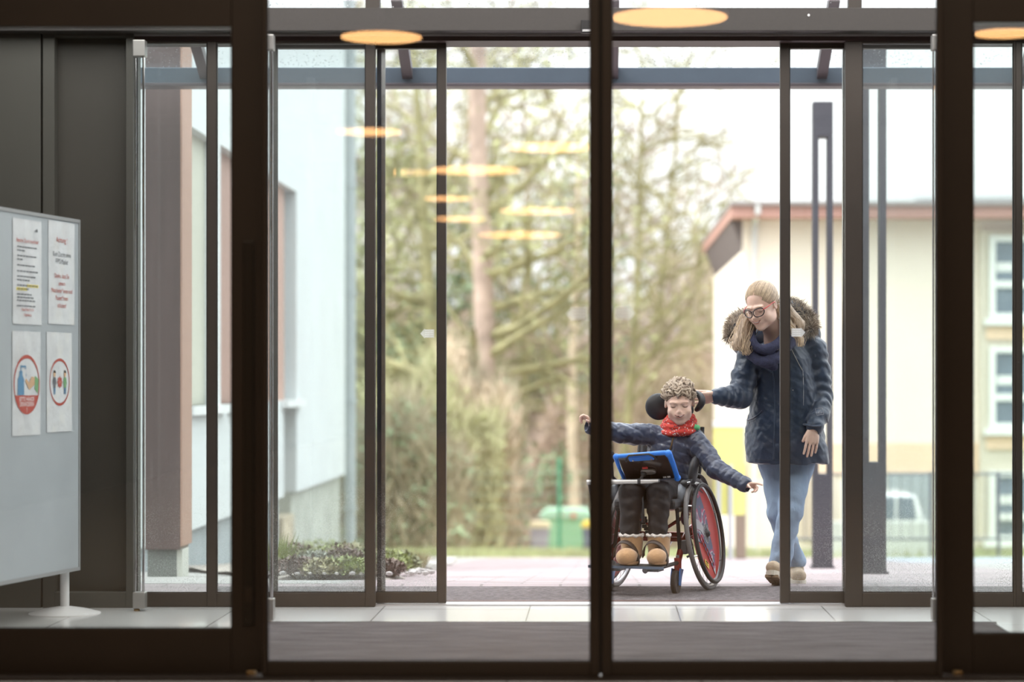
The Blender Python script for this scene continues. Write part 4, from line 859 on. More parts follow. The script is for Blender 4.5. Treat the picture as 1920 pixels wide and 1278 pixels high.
def cap(a, b, ra, rb=None, mod=None, flat=None):
    a = np.array(a, float); b = np.array(b, float); rb = ra if rb is None else rb; ab = b - a; L2 = max(float(ab @ ab), 1e-9); L = math.sqrt(L2)
    def f(P):
        px, py, pz = P[0] - f4(a[0]), P[1] - f4(a[1]), P[2] - f4(a[2])
        t = np.clip((px * f4(ab[0]) + py * f4(ab[1]) + pz * f4(ab[2])) / f4(L2), 0, 1)
        dx, dy, dz = px - t * f4(ab[0]), py - t * f4(ab[1]), pz - t * f4(ab[2])
        if flat is not None:
            nn, fac = flat; q = dx * f4(nn[0]) + dy * f4(nn[1]) + dz * f4(nn[2]); d = np.sqrt(dx * dx + dy * dy + dz * dz + q * q * f4(fac * fac - 1))
        else: d = np.sqrt(dx * dx + dy * dy + dz * dz)
        d = d - (f4(ra) + t * f4(rb - ra))
        if mod is not None: d = d + mod(t * L, P)
        return d
    r = max(ra, rb); return f, np.minimum(a, b) - r, np.maximum(a, b) + r
def ell(c, r, M=None):
    c = np.array(c, float); r = np.array(r, float); M = np.eye(3) if M is None else np.array(M, float)
    def f(P):
        d = [P[i] - f4(c[i]) for i in range(3)]
        q = [sum(f4(M[j][i]) * d[j] for j in range(3)) for i in range(3)]
        k0 = np.sqrt(sum((q[i] / f4(r[i])) ** 2 for i in range(3))); k1 = np.sqrt(sum((q[i] / f4(r[i] ** 2)) ** 2 for i in range(3)))
        return k0 * (k0 - 1) / np.maximum(k1, 1e-5)
    e = max(r); return f, c - e, c + e
def loft(tab, power=2.):
    """tab rows: z, cx, cy, rx, ry (z ascending)"""
    T = np.array(tab, float)
    def f(P):
        z = P[2].ravel(); g = [np.interp(z, T[:, 0], T[:, i]).astype(f4)[None, None, :] for i in range(1, 5)]
        u = (P[0] - g[0]) / g[2]; v = (P[1] - g[1]) / g[3]; k = (np.abs(u) ** power + np.abs(v) ** power) ** (1 / power)
        d = (k - 1) * np.minimum(g[2], g[3]); zz = P[2] + 0 * d
        return np.maximum(d, np.maximum(f4(T[0, 0]) - zz, zz - f4(T[-1, 0])))
    return f, v3((T[:, 1] - T[:, 3]).min(), (T[:, 2] - T[:, 4]).min(), T[0, 0]), v3((T[:, 1] + T[:, 3]).max(), (T[:, 2] + T[:, 4]).max(), T[-1, 0])
def spl(pts, k=5):
    P = [np.array(p, float) for p in pts]; out = []
    for i in range(len(P) - 1):
        a = P[max(i - 1, 0)]; b = P[i]; c = P[i + 1]; d = P[min(i + 2, len(P) - 1)]
        for j in range(k):
            t = j / k; out.append(.5 * ((2 * b) + (c - a) * t + (2 * a - 5 * b + 4 * c - d) * t * t + (3 * b - a - 3 * c + d) * t ** 3))
    out.append(P[-1]); return out
def unit(v): v = np.array(v, float); return v / np.linalg.norm(v)
def chain(V, pts, rs, k=.015, mod=None, flat=None):
    for i in range(len(pts) - 1): V.add(cap(pts[i], pts[i + 1], rs[i], rs[i + 1], mod, flat), k)
def PP(px, py, Y): return v3(X(px, Y), Y, Z(py, Y))
def hand(V, wr, d, pn, tside, sc_, curls, spread=.06, thumb=(.7, .7, .25), fr=.0085):
    wr = np.array(wr, float); d = unit(d); pn = np.array(pn, float); pn = unit(pn - d * (pn @ d)); sd = np.cross(d, pn) * tside  # sd points to the thumb side
    s = sc_
    V.add(cap(wr - d * .03 * s, wr + d * .02 * s, .024 * s, .024 * s, None, (pn, 1.35)), .01)
    M = np.stack([d, sd, pn], 1)
    V.add(ell(wr + d * .050 * s, (.044 * s, .041 * s, .016 * s), M), .012 * s)
    V.add(ell(wr + d * .035 * s + sd * .02 * s + pn * .006 * s, (.030 * s, .018 * s, .015 * s), M), .01 * s)
    for i, (ln, cu) in enumerate(zip((.076, .085, .080, .062), curls)):
        off = (1.5 - i) * .0215 * s; p = wr + d * (.082 - .004 * abs(i - 1)) * s + sd * off
        a = 0; r = fr * s * (1 if i < 3 else .9); dd = unit(d + sd * spread * (1.5 - i))
        V.add(cap(wr + d * .045 * s + sd * off * .8, p, r * 1.15, r * 1.1), .008 * s)
        for seg, c in zip((.45, .30, .25), cu):
            a += R(c); q = p + (dd * math.cos(a) + pn * math.sin(a)) * ln * seg * s; V.add(cap(p, q, r, r * .92), .003); p = q; r *= .92
    t = thumb; b = wr + d * .018 * s + sd * .026 * s + pn * .006 * s; dd = unit(d * t[0] + sd * t[1] + pn * t[2]); q = b + dd * .040 * s; V.add(cap(b, q, .0125 * s, .0105 * s), .01 * s)
    dd = unit(dd + d * .45); V.add(cap(q, q + dd * .028 * s, .0102 * s, .0085 * s), .004)
def frame(face, up=(0, 0, 1), roll=0.):
    y = -unit(face); z = np.array(up, float); z = unit(z - y * (z @ y)); x = np.cross(y, z)
    c, s_ = math.cos(roll), math.sin(roll); x2 = x * c + z * s_; z2 = -x * s_ + z * c
    return np.stack([x2, y, z2], 1)   # columns: local x, y (back), z (up)
class Head:
    def __init__(h, c, M, s=(1, 1, 1)): h.c = np.array(c, float); h.M = M; h.s = np.array(s, float)
    def w(h, x, y, z): return h.c + h.M @ (np.array([x, y, z]) * h.s)
    def sculpt(h, V, child=False, smile=.003):
        s = h.s; e = lambda c, r, k=.02, cut=False: V.add(ell(h.w(*c), np.array(r) * s, h.M), k, cut)
        ms = float(s.mean()); ns = .62 if child else 1.; cp = lambda a, b, ra, rb, k=.01, cut=False: V.add(cap(h.w(*a), h.w(*b), ra * ms, rb * ms), k, cut)
        e((0, .018, .038), (.074, .093, .083), .01); e((0, -.012, -.022), (.058 if child else .061, .070, .076), .03)
        e((0, -.045, -.085), (.034, .034, .027), .03); e((0, -.066, -.098), (.017, .013, .013), .02)
        for q in (-1, 1):
            e((q * .036, -.050, -.038), (.026, .028, .026), .02)
            e((q * (.038 if child else .046), -.01, -.068), (.020, .035, .022), .03)
            e((q * .031, -.092, .003), (.017, .010, .010), .014, True)
            e((q * .031, -.0665, .001), (.0150, .0150, .0125), .004)
            cp((q * .012, -.081, .018), (q * .045, -.070, .018), .0085, .007, .012)
            e((q * .074, .014, -.006), (.0075, .014, .024), .006); e((q * .080, .010, -.004), (.004, .008, .014), .003, True)
            e((q * .0095 * ns, -.085 if child else -.089, -.034), (.0068 * ns, .008 * ns, .006 * ns), .005)
        cp((0, -.076 if child else -.080, .002), (0, -.089 if child else -.098, -.028), .0055, .0105 * ns, .012); e((0, -.089 if child else -.099, -.030), (.010 * ns, .010 * ns, .0085 * ns), .006)
        e((0, -.076, -.056), (.028, .016, .018), .02)
        cp((-.022, -.093, -.056 + smile), (0, -.0965, -.062), .0028, .0034, .004, True); cp((0, -.0965, -.062), (.022, -.093, -.056 + smile), .0034, .0028, .004, True)
    def on(h, V, x, z, out=.0):
        p = V.hit(h.w(x, -.16, z), h.M[:, 1]); return p - h.M[:, 1] * out
    def arc(h, V, pts, r, out=0., name='', m=None, parent=None, n=6, sub=4):
        P = []
        for i in range(len(pts) - 1):
            pass
        P = [h.on(V, q[0], q[1], out) for q in spl([(a, b, 0) for a, b in pts], sub)]; N = len(P)
        rr = [r * (.35 + .65 * math.sin(math.pi * (i + .5) / N)) for i in range(N)]
        return P, rr
M_skin = mat('fair_skin', (.76, .52, .42), .5, 0, .06, 30); M_skin.node_tree.nodes['Principled BSDF'].inputs['Subsurface Weight'].default_value = .12
M_skin.node_tree.nodes['Principled BSDF'].inputs['Subsurface Radius'].default_value = (.02, .008, .004)
M_lip = mat('lip_pink', (.48, .20, .17), .4); M_mouth = mat('mouth_dark', (.10, .03, .03), .5); M_teeth = mat('tooth_white', (.75, .72, .66), .25)
M_lash = mat('lash_brown', (.08, .05, .035), .7); M_brow = mat('brow_blond', (.60, .41, .31), .8)
def strand_mat(name, c, var): return mat(name, c, .5, 0, var, 60, .2, 200, sheen=.2)
# ================================================================ CHILD
Yc = 12.0
ch = empty('person', (X(1262, Yc), Yc, 0), 'child in navy puffer jacket and red neck scarf, arms spread, in wheelchair', 'person')
hc = PP(1274, 755.5, 11.99); Mh = frame((-.06, -1, -.20), roll=R(2)); H = Head(hc, Mh, (.98, .90, .90))
V = Vox((X(1072, 11.8), 11.50, .10), (X(1436, 11.8), 12.22, 1.16), .0032)
H.sculpt(V, True)
chest = PP(1262, 850, 12.06); pel = PP(1256, 925, 12.05); neck = PP(1272, 800, 12.04)
V.add(cap(H.w(0, .02, -.06), neck, .040, .042), .02); V.add(cap(neck, chest, .05, .085, None, ((0, 1, 0), 1.3)), .03); V.add(cap(chest, pel, .085, .09, None, ((0, 1, 0), 1.2)), .03)
shR, shL = PP(1224, 812, 12.04), PP(1303, 824, 12.02)
elR, wrR = PP(1165, 812, 11.98), PP(1110, 797, 11.93); elL, wrL = PP(1342, 878, 11.93), PP(1397, 908, 11.84)
chain(V, [chest, shR, elR, wrR], [.04, .03, .027, .018]); chain(V, [chest, shL, elL, wrL], [.04, .03, .027, .018])
hipR, hipL = PP(1234, 922, 12.0), PP(1270, 922, 12.0); knR, knL = PP(1183, 922, 11.70), PP(1235, 924, 11.68)
anR, anL = PP(1180, 1030, 11.64), PP(1233, 1032, 11.62)
chain(V, [hipR, knR, anR], [.05, .038, .026]); chain(V, [hipL, knL, anL], [.05, .038, .026])
hand(V, wrR + v3(0, 0, .008), (-.66, -.1, .68), (-.60, -.35, -.70), 1, .60, [(25, 40, 25), (45, 55, 35), (55, 60, 35), (60, 60, 35)], .10, (.55, .6, .5), .0105)
hand(V, wrL, (.95, -.15, -.08), (-.1, -.55, -.8), -1, .60, [(4, 12, 10), (45, 50, 30), (60, 60, 30), (60, 60, 30)], .12, (.5, .35, .9), .0105)
V.build('body', M_skin, ch)
def face_bits(H, V, par, eye_z=-.0035, smile=.003, child=True, brow=M_brow):
    sc_ = float(H.s.mean())
    for q in (-1, 1):
        P, rr = H.arc(V, [(q * .018, eye_z + .0005), (q * .025, eye_z - .003), (q * .033, eye_z - .0038), (q * .041, eye_z - .002), (q * .046, eye_z + .002)], .0017 * sc_, .0006)
        mb = MB(); mb.tube(P, rr, 6); mb.build('eyelashes', M_lash, par, smooth=True)
        P, rr = H.arc(V, [(q * .014, .0185), (q * .026, .0215), (q * .038, .0205), (q * .047, .016)], .0019 * sc_, .0004)
        mb = MB(); mb.tube(P, rr, 6); mb.build('eyebrow', brow, par, smooth=True)
        P, rr = H.arc(V, [(q * .018, .0055), (q * .030, .0095), (q * .044, .006)], .0009 * sc_, .0001)
        mb = MB(); mb.tube(P, rr, 5); mb.build('lid_crease', M_lip, par, smooth=True)
    s = smile
    P, rr = H.arc(V, [(-.026, -.052 + s), (-.013, -.0575 + s * .4), (0, -.0595), (.013, -.0575 + s * .4), (.026, -.052 + s)], .0032 * sc_, .0000)
    mb = MB(); mb.tube(P, rr, 8); mb.build('mouth', M_mouth, par, smooth=True)
    P, rr = H.arc(V, [(-.018, -.0555 + s * .5), (0, -.0580), (.018, -.0555 + s * .5)], .0021 * sc_, .0018)
    P = P if not child else P[:4] + P[4:]; mb = MB()
    if child:
        mb.tube(P[:3], rr[:3], 6); mb.tube(P[4:], rr[4:], 6)
    else: mb.tube(P, rr, 6)
    mb.build('teeth', M_teeth, par, smooth=True)
    P, rr = H.arc(V, [(-.026, -.0515 + s), (-.008, -.0535 + s * .2), (0, -.0550), (.008, -.0535 + s * .2), (.026, -.0515 + s)], .0022 * sc_, .0006)
    mb = MB(); mb.tube(P, rr, 6); P, rr = H.arc(V, [(-.023, -.054 + s), (-.010, -.0640), (0, -.0655), (.010, -.0640), (.023, -.054 + s)], .0028 * sc_, .0006); mb.tube(P, rr, 6)
    mb.build('lips', M_lip, par, smooth=True)
face_bits(H, V, ch)
# jacket
M_puf = mat('navy_puffer', (.040, .052, .095), .30, 0, .12, 12, .12, 90, sheen=.3)
J = Vox((X(1095, 11.8), 11.72, .40), (X(1412, 11.8), 12.24, .90), .0032)
def quilt(sp, a): return lambda t, P: -a * np.sqrt(np.abs(np.sin(np.pi * t / sp)) + .02)
def tq(P):
    s = P[2] + .30 * np.abs(P[0] - X(1258, 12)) ; return -.0055 * np.sqrt(np.abs(np.sin(np.pi * s / .052)) + .02)
tors = loft([(Z(945, 12), X(1256, 12), 12.05, .118, .090), (Z(905, 12), X(1254, 12), 12.05, .120, .092), (Z(868, 12), X(1256, 12), 12.05, .112, .088), (Z(838, 12), X(1262, 12), 12.05, .122, .088), (Z(815, 12), X(1264, 12), 12.05, .120, .078), (Z(800, 12), X(1268, 12), 12.04, .075, .064), (Z(790, 12), X(1271, 12), 12.03, .055, .055)])
f0 = tors[0]; J.add((lambda P: f0(P) + tq(P), tors[1] - .01, tors[2] + .01), .01)
shR2, shL2 = PP(1226, 815, 12.04), PP(1302, 824, 12.02)
chain(J, [shR2, PP(1195, 814, 12.01), elR, PP(1108, 800, 11.93)], [.054, .052, .048, .036], .014, quilt(.040, .0038))
chain(J, [shL2, PP(1323, 853, 11.98), elL, PP(1396, 908, 11.845)], [.056, .054, .047, .036], .014, quilt(.040, .0038))
J.displace(lambda P: .0030 * noise3((P[0] + P[2] * .5, P[1], P[2]), 65, 1) + .0022 * noise3(P, 150, 3))
for a, b in ((PP(1108, 800, 11.93), wrR), (PP(1396, 908, 11.845), wrL)):
    d_ = unit(np.array(b) - (elR if b is wrR else elL)); J.add(cap(a + d_ * .030, a + d_ * .08, .028, .028), .004, True)
J.build('puffer_jacket', M_puf, ch)
# zip
P = [J.hit((X(px, 12), 11.6, Z(py, 12)), (0, 1, 0), .5) + v3(0, -.001, 0) for px, py in ((1262, 818), (1259, 832), (1254, 848), (1249, 862), (1245, 875), (1243, 890))]
mb = MB(); mb.tube(P, [.004] * 6, 6, flat=.6); mb.build('jacket_zip', mat('bronze_zip', (.13, .08, .035), .4, .6), ch)
P = [J.hit((X(px, 12), 11.6, Z(py, 12)), (0, 1, 0), .5) for px, py in ((1267, 818), (1265, 832), (1260, 850), (1254, 866), (1250, 880))]
mb = MB(); mb.tube(P, [.005] * 5, 6, flat=.5); mb.build('zip_flap', M_puf, ch)
# trousers
M_tr = mat('black_brown_trousers', (.013, .010, .011), .6, 0, .2, 10, .15, 60, spec=.25)
T = Vox((X(1150, 11.6), 11.52, .25), (X(1300, 12), 12.16, .66), .0035)
for hp, kn, an in ((hipR, knR, anR), (hipL, knL, anL)):
    chain(T, [hp, kn, kn + (an - kn) * .25, kn + (an - kn) * .80], [.068, .058, .053, .048], .02)
T.add(cap(hipR, hipL, .075, .075), .03)
T.add((lambda P: P[2] - f4(Z(1003, 11.64)) + 0 * P[0] + 0 * P[1], T.lo, v3(X(1300, 12), 12.16, Z(1003, 11.64))), .004, True); T.displace(lambda P: .0035 * noise3((P[0], P[1], P[2] * 2.2), 38, 2) + .002 * noise3(P, 90, 5)); T.build('trousers', M_tr, ch)
# boots
M_sue = mat('tan_suede', (.46, .27, .135), .85, 0, .12, 20, .3, 160, sheen=.3); M_sol = mat('boot_sole', (.33, .19, .10), .8); M_fur = mat('cream_fleece', (.68, .62, .58), .95, 0, .15, 90, .8, 200)
for an, px, wd in ((anR, 1184, 1.10), (anL, 1235, 1.02)):
    Yb = an[1]; base = Z(1056, Yb - .06); c = v3(X(px, Yb), Yb, base); B = Vox(c + v3(-.11, -.18, -.01), c + v3(.10, .11, .20), .003)
    top = Z(1004, Yb) - base
    B.add(cap(c + v3(.002, .01, .05), c + v3(.002, .012, top - .012), .052, .058), .02); B.add(cap(c + v3(0, .02, .04), c + v3(-.026 if wd > 1.05 else -.012, -.085, .034), .042, .048 * wd, None, ((0, 0, 1), 1.15)), .02)
    B.add(ell(c + v3(0, -.04, -.03), (.2, .2, .036)), .003, True); B.displace(lambda P: .0016 * noise3(P, 60, 4))
    B.add((lambda P, z=c[2] + top: f4(z) - P[2] + 0 * P[0] + 0 * P[1], c + v3(-.1, -.17, top), c + v3(.1, .11, .2)), .002, True)
    bo = B.build('boot', M_sue, ch)
    mb = MB(); prf = [(.030 * math.cos(a) * 1.52 * wd, .078 * math.sin(a)) for a in [R(k * 15) for k in range(24)]]
    mb.prism(prf, lambda u, v, d: (c[0] + u - (.014 if wd > 1.05 else .006), c[1] - .035 + v * 1.15, c[2] - .002 + d), .013); mb.build('boot_sole', M_sol, bo, bevel=.003)
    mb = MB(); pts = []
    for k in range(26): a = k * 2 * math.pi / 26; pts.append((c[0] + .058 * math.cos(a), c[1] + .012 + .056 * math.sin(a), c[2] + top + .002 + .003 * math.sin(k * 2.3)))
    mb.tube(pts, [.008 + .002 * math.sin(k * 1.9) for k in range(26)], 7, closed=True); mb.build('fleece_cuff', M_fur, bo, smooth=True)
    mb = MB(); mb.tube([tuple(c + v3(.001, -.050, top * .5)), tuple(c + v3(.001, -.046, top * .9))], .0016, 5); mb.build('seam_line', M_sol, bo)
# neck scarf (tube) with folds
def scarf_mat():
    m = mat('red_print_scarf', (.50, .045, .03), .8, 0, .15, 20, .3, 120); t = m.node_tree; b = t.nodes['Principled BSDF']
    tc = t.nodes.new('ShaderNodeTexCoord'); vo = t.nodes.new('ShaderNodeTexVoronoi'); vo.inputs['Scale'].default_value = 190; cr = t.nodes.new('ShaderNodeValToRGB'); cr.color_ramp.interpolation = 'CONSTANT'
    E_ = cr.color_ramp.elements; E_[0].color = (.52, .05, .03, 1); E_[1].position = .88; E_[1].color = (.75, .70, .68, 1); e = E_.new(.94); e.color = (.08, .03, .06, 1); e = E_.new(.70); e.color = (.55, .02, .03, 1)
    t.links.new(tc.outputs['Object'], vo.inputs['Vector']); sp = t.nodes.new('ShaderNodeSeparateXYZ'); t.links.new(vo.outputs['Color'], sp.inputs[0]); t.links.new(sp.outputs[0], cr.inputs[0]); t.links.new(cr.outputs[0], b.inputs['Base Color']); return m
S = Vox(neck + v3(-.13, -.14, -.06), neck + v3(.13, .12, .12), .003)
for (rx, ry, dz, r, dx, ph) in ((.084, .076, -.010, .019, 0, 0), (.076, .070, .018, .018, .002, 1), (.068, .064, .042, .014, .005, 2), (.082, .072, .004, .012, -.003, 3)):
    pts = []
    for k in range(21):
        a = 2 * math.pi * k / 20; tl = .26 * ry * math.cos(a + 1.57) * -1
        pts.append(neck + v3(dx + rx * math.cos(a), -.005 + ry * math.sin(a), dz + .022 * math.sin(a) + .004 * math.sin(3 * a + ph) + .006 * math.cos(a)))
    chain(S, pts, [r * (1 + .12 * math.sin(k * 1.7 + ph)) for k in range(21)], .002)
S.displace(lambda P: .0022 * noise3((P[0] * .5, P[1] * .5, P[2] * 1.6), 110, 2)); S.build('neck_scarf', scarf_mat(), ch)
mb = MB(); g = PP(1305, 801, 12.0); mb.ell(g, (.022, .02, .016), 14); mb.ell(g + v3(-.012, .0, .01), (.014, .012, .012), 12); mb.build('green_toggle', mat('mint_green_plush', (.14, .50, .22), .8, 0, .1, 40), ch, smooth=True)
# curly hair
M_hc = strand_mat('curly_fair_hair', (.30, .22, .16), .25); M_hl = strand_mat('curly_fair_hair_light', (.62, .51, .40), .2)
Hc = Vox(hc - .13, hc + v3(.13, .13, .17), .003)
e_ = lambda c, r, k=.01, cut=False: Hc.add(ell(H.w(*c), np.array(r) * H.s, H.M), k, cut)
e_((0, .022, .046), (.082, .097, .086)); e_((0, -.085, -.028), (.068, .07, .084), .012, True); e_((0, -.0, -.13), (.2, .2, .09), .01, True); e_((.078, .0, -.02), (.02, .03, .035), .01, True); e_((-.078, .0, -.02), (.02, .03, .035), .01, True)
Hc.displace(lambda P: .0016 * noise3(P, 150, 2)); Hc.build('hair', M_hc, ch)
rn = random.Random(4)
def curls(n, test, rad, hgt, m, name, par, H, r0=(.007, .012), th=(.0022, .0034)):
    mb = MB(); k = 0
    while k < n:
        a = rn.uniform(0, 6.283); z = rn.uniform(-.25, 1); s_ = math.sqrt(max(0, 1 - z * z)); p = (rad[0] * s_ * math.cos(a), .022 + rad[1] * s_ * math.sin(a), .046 + rad[2] * z)
        if not test(p): continue
        k += 1; nrm = unit((p[0] / rad[0], (p[1] - .022) / rad[1], z)); u = unit(np.cross(nrm, (rn.gauss(0, 1), rn.gauss(0, 1), rn.gauss(0, 1)))); v = np.cross(nrm, u)
        r = rn.uniform(*r0); turns = rn.uniform(1.0, 1.8); pts = []; ph = rn.uniform(0, 6.28); N = 12
        for i in range(N):
            q = i / (N - 1); an = ph + turns * 6.283 * q; o = u * math.cos(an) * r * (1 - .3 * q) + v * math.sin(an) * r * (1 - .3 * q) + nrm * (.003 + hgt * q)
            pts.append(tuple(H.w(p[0] + o[0], p[1] + o[1], p[2] + o[2])))
        t_ = rn.uniform(*th); mb.tube(pts, [t_ * (1 - .5 * i / N) for i in range(N)], 5)
    return mb.build(name, m, par, smooth=True)
def clumps(n, test, m, name, ln=(.038, .062), wave=.008, lift=.012, rad=(.079, .096, .086), fwd=(0, -1, .15), tube_r=.00095, strands=9, wid=.0056):
    mb = MB(); k = 0
    while k < n:
        a = rn.uniform(0, 6.283); z = rn.uniform(-.15, 1); s_ = math.sqrt(max(0, 1 - z * z)); p0 = v3(rad[0] * s_ * math.cos(a), .022 + rad[1] * s_ * math.sin(a), .046 + rad[2] * z)
        if not test(p0): continue
        k += 1; L_ = rn.uniform(*ln); d = unit(np.array(fwd) + v3(rn.gauss(0, .7), rn.gauss(0, .35), rn.gauss(0, .4))); ph = rn.uniform(0, 6.28); fr = rn.uniform(5, 8); up = rn.uniform(.5, 1.3) * lift
        N = 10; q = p0.copy(); path = []
        for i in range(N):
            f = i / (N - 1); nr = unit(((q[0]) / rad[0] ** 2, (q[1] - .022) / rad[1] ** 2, (q[2] - .046) / rad[2] ** 2)); sd = unit(np.cross(nr, d))
            path.append((q + nr * (.002 + up * math.sin(math.pi * min(1, f * 1.15)) + .004 * f * math.sin(fr * f + ph)) + sd * wave * math.sin(fr * f + ph), nr, sd)); t = unit(d - nr * (nr @ d)); q = q + t * L_ / N
        for j in range(strands):
            o = (j - (strands - 1) / 2) / strands * 2; pts = []; jo = rn.gauss(0, .0016); jn = rn.gauss(0, .0016); jp = rn.uniform(0, 6)
            for i, (c, nr, sd) in enumerate(path):
                f = i / (N - 1); w2 = wid * math.sin(math.pi * (.15 + .8 * f)) ; pts.append(tuple(H.w(*(c + sd * (o * w2 + jo * math.sin(6 * f + jp)) + nr * ((1 - o * o) * w2 * .5 + jn * math.sin(5 * f + jp))))))
            mb.tube(pts, [tube_r * (1 - .7 * (i / N) ** 2) for i in range(N)], 5)
    return mb.build(name, m, ch, smooth=True)
tst = lambda p: p[2] > .060 - (.045 if p[1] > .02 else 0) and not (p[1] < -.03 and p[2] < .078)
clumps(135, tst, M_hl, 'hair_curls'); clumps(110, tst, M_hc, 'hair_curls', lift=.007)
tst2 = lambda p: p[1] < -.035 and .075 < p[2] < .125
clumps(16, tst2, M_hl, 'fringe', ln=(.028, .046), fwd=(.1, -.6, -.6), lift=.012, rad=(.079, .096, .086)); clumps(8, tst2, M_hc, 'fringe', ln=(.026, .05), fwd=(-.3, -.5, -.7), lift=.010)
tst3 = lambda p: abs(p[0]) > .055 and -.02 < p[2] < .08 and p[1] > -.045
clumps(60, tst3, M_hc, 'side_hair', ln=(.012, .02), wave=.001, lift=.001, fwd=(0, .1, -1), tube_r=.0015)
# ================================================================ WHEELCHAIR (own frame: u left of the chair, v back, w up)
TH = R(-18); O = Vector((.327, 12.05, 0))
wc = empty('wheelchair', O, 'red-framed child wheelchair with patterned spoke guards and dark headrest', 'wheelchair', rz=TH)
ct, st = math.cos(TH), math.sin(TH)
def L(p):
    dx, dy = p[0] - O.x, p[1] - O.y; return Vector((ct * dx + st * dy, -st * dx + ct * dy, p[2]))
def LP(px, py, Y): return L(PP(px, py, Y))
M_tyre = mat('grey_tyre', (.15, .14, .14), .7); M_rim = mat('alu_rim', (.55, .55, .57), .28, .9); M_rub = mat('black_rubber', (.022, .021, .023), .55); M_wred = mat('metallic_red_frame', (.33, .030, .022), .3, .4, coat=.5)
M_blkp = mat('black_padding', (.028, .028, .032), .5, 0, .1, 10, .1, 80); M_gry = mat('slate_plastic', (.12, .13, .15), .35); M_bl = mat('blue_anodised', (.035, .16, .46), .35, .4); M_chr = _m['polished_chrome']
def guard_mat():
    m = mat('patterned_spoke_guard', (.6, .05, .04), .5, 0, .05, 3); t = m.node_tree; b = t.nodes['Principled BSDF']
    tc = t.nodes.new('ShaderNodeTexCoord'); n = t.nodes.new('ShaderNodeTexNoise'); n.inputs['Scale'].default_value = 7; n.inputs['Detail'].default_value = 3; n.inputs['Distortion'].default_value = .6
    cr = t.nodes.new('ShaderNodeValToRGB'); cr.color_ramp.interpolation = 'CONSTANT'; E_ = cr.color_ramp.elements
    E_[0].color = (.04, .05, .12, 1); E_[1].position = .46; E_[1].color = (.34, .02, .10, 1)
    for p_, c_ in ((.50, (.42, .43, .47, 1)), (.53, (.05, .055, .12, 1)), (.60, (.30, .02, .08, 1)), (.68, (.45, .45, .48, 1))): e = E_.new(p_); e.color = c_
    t.links.new(tc.outputs['Object'], n.inputs['Vector']); t.links.new(n.outputs['Fac'], cr.inputs[0]); t.links.new(cr.outputs[0], b.inputs['Base Color']); return m
M_gp = guard_mat(); M_gred = mat('guard_red', (.42, .02, .016), .5, 0, .06, 3); M_gwh = mat('guard_white', (.36, .35, .37), .6); M_gye = mat('guard_yellow', (.75, .50, .04), .35)
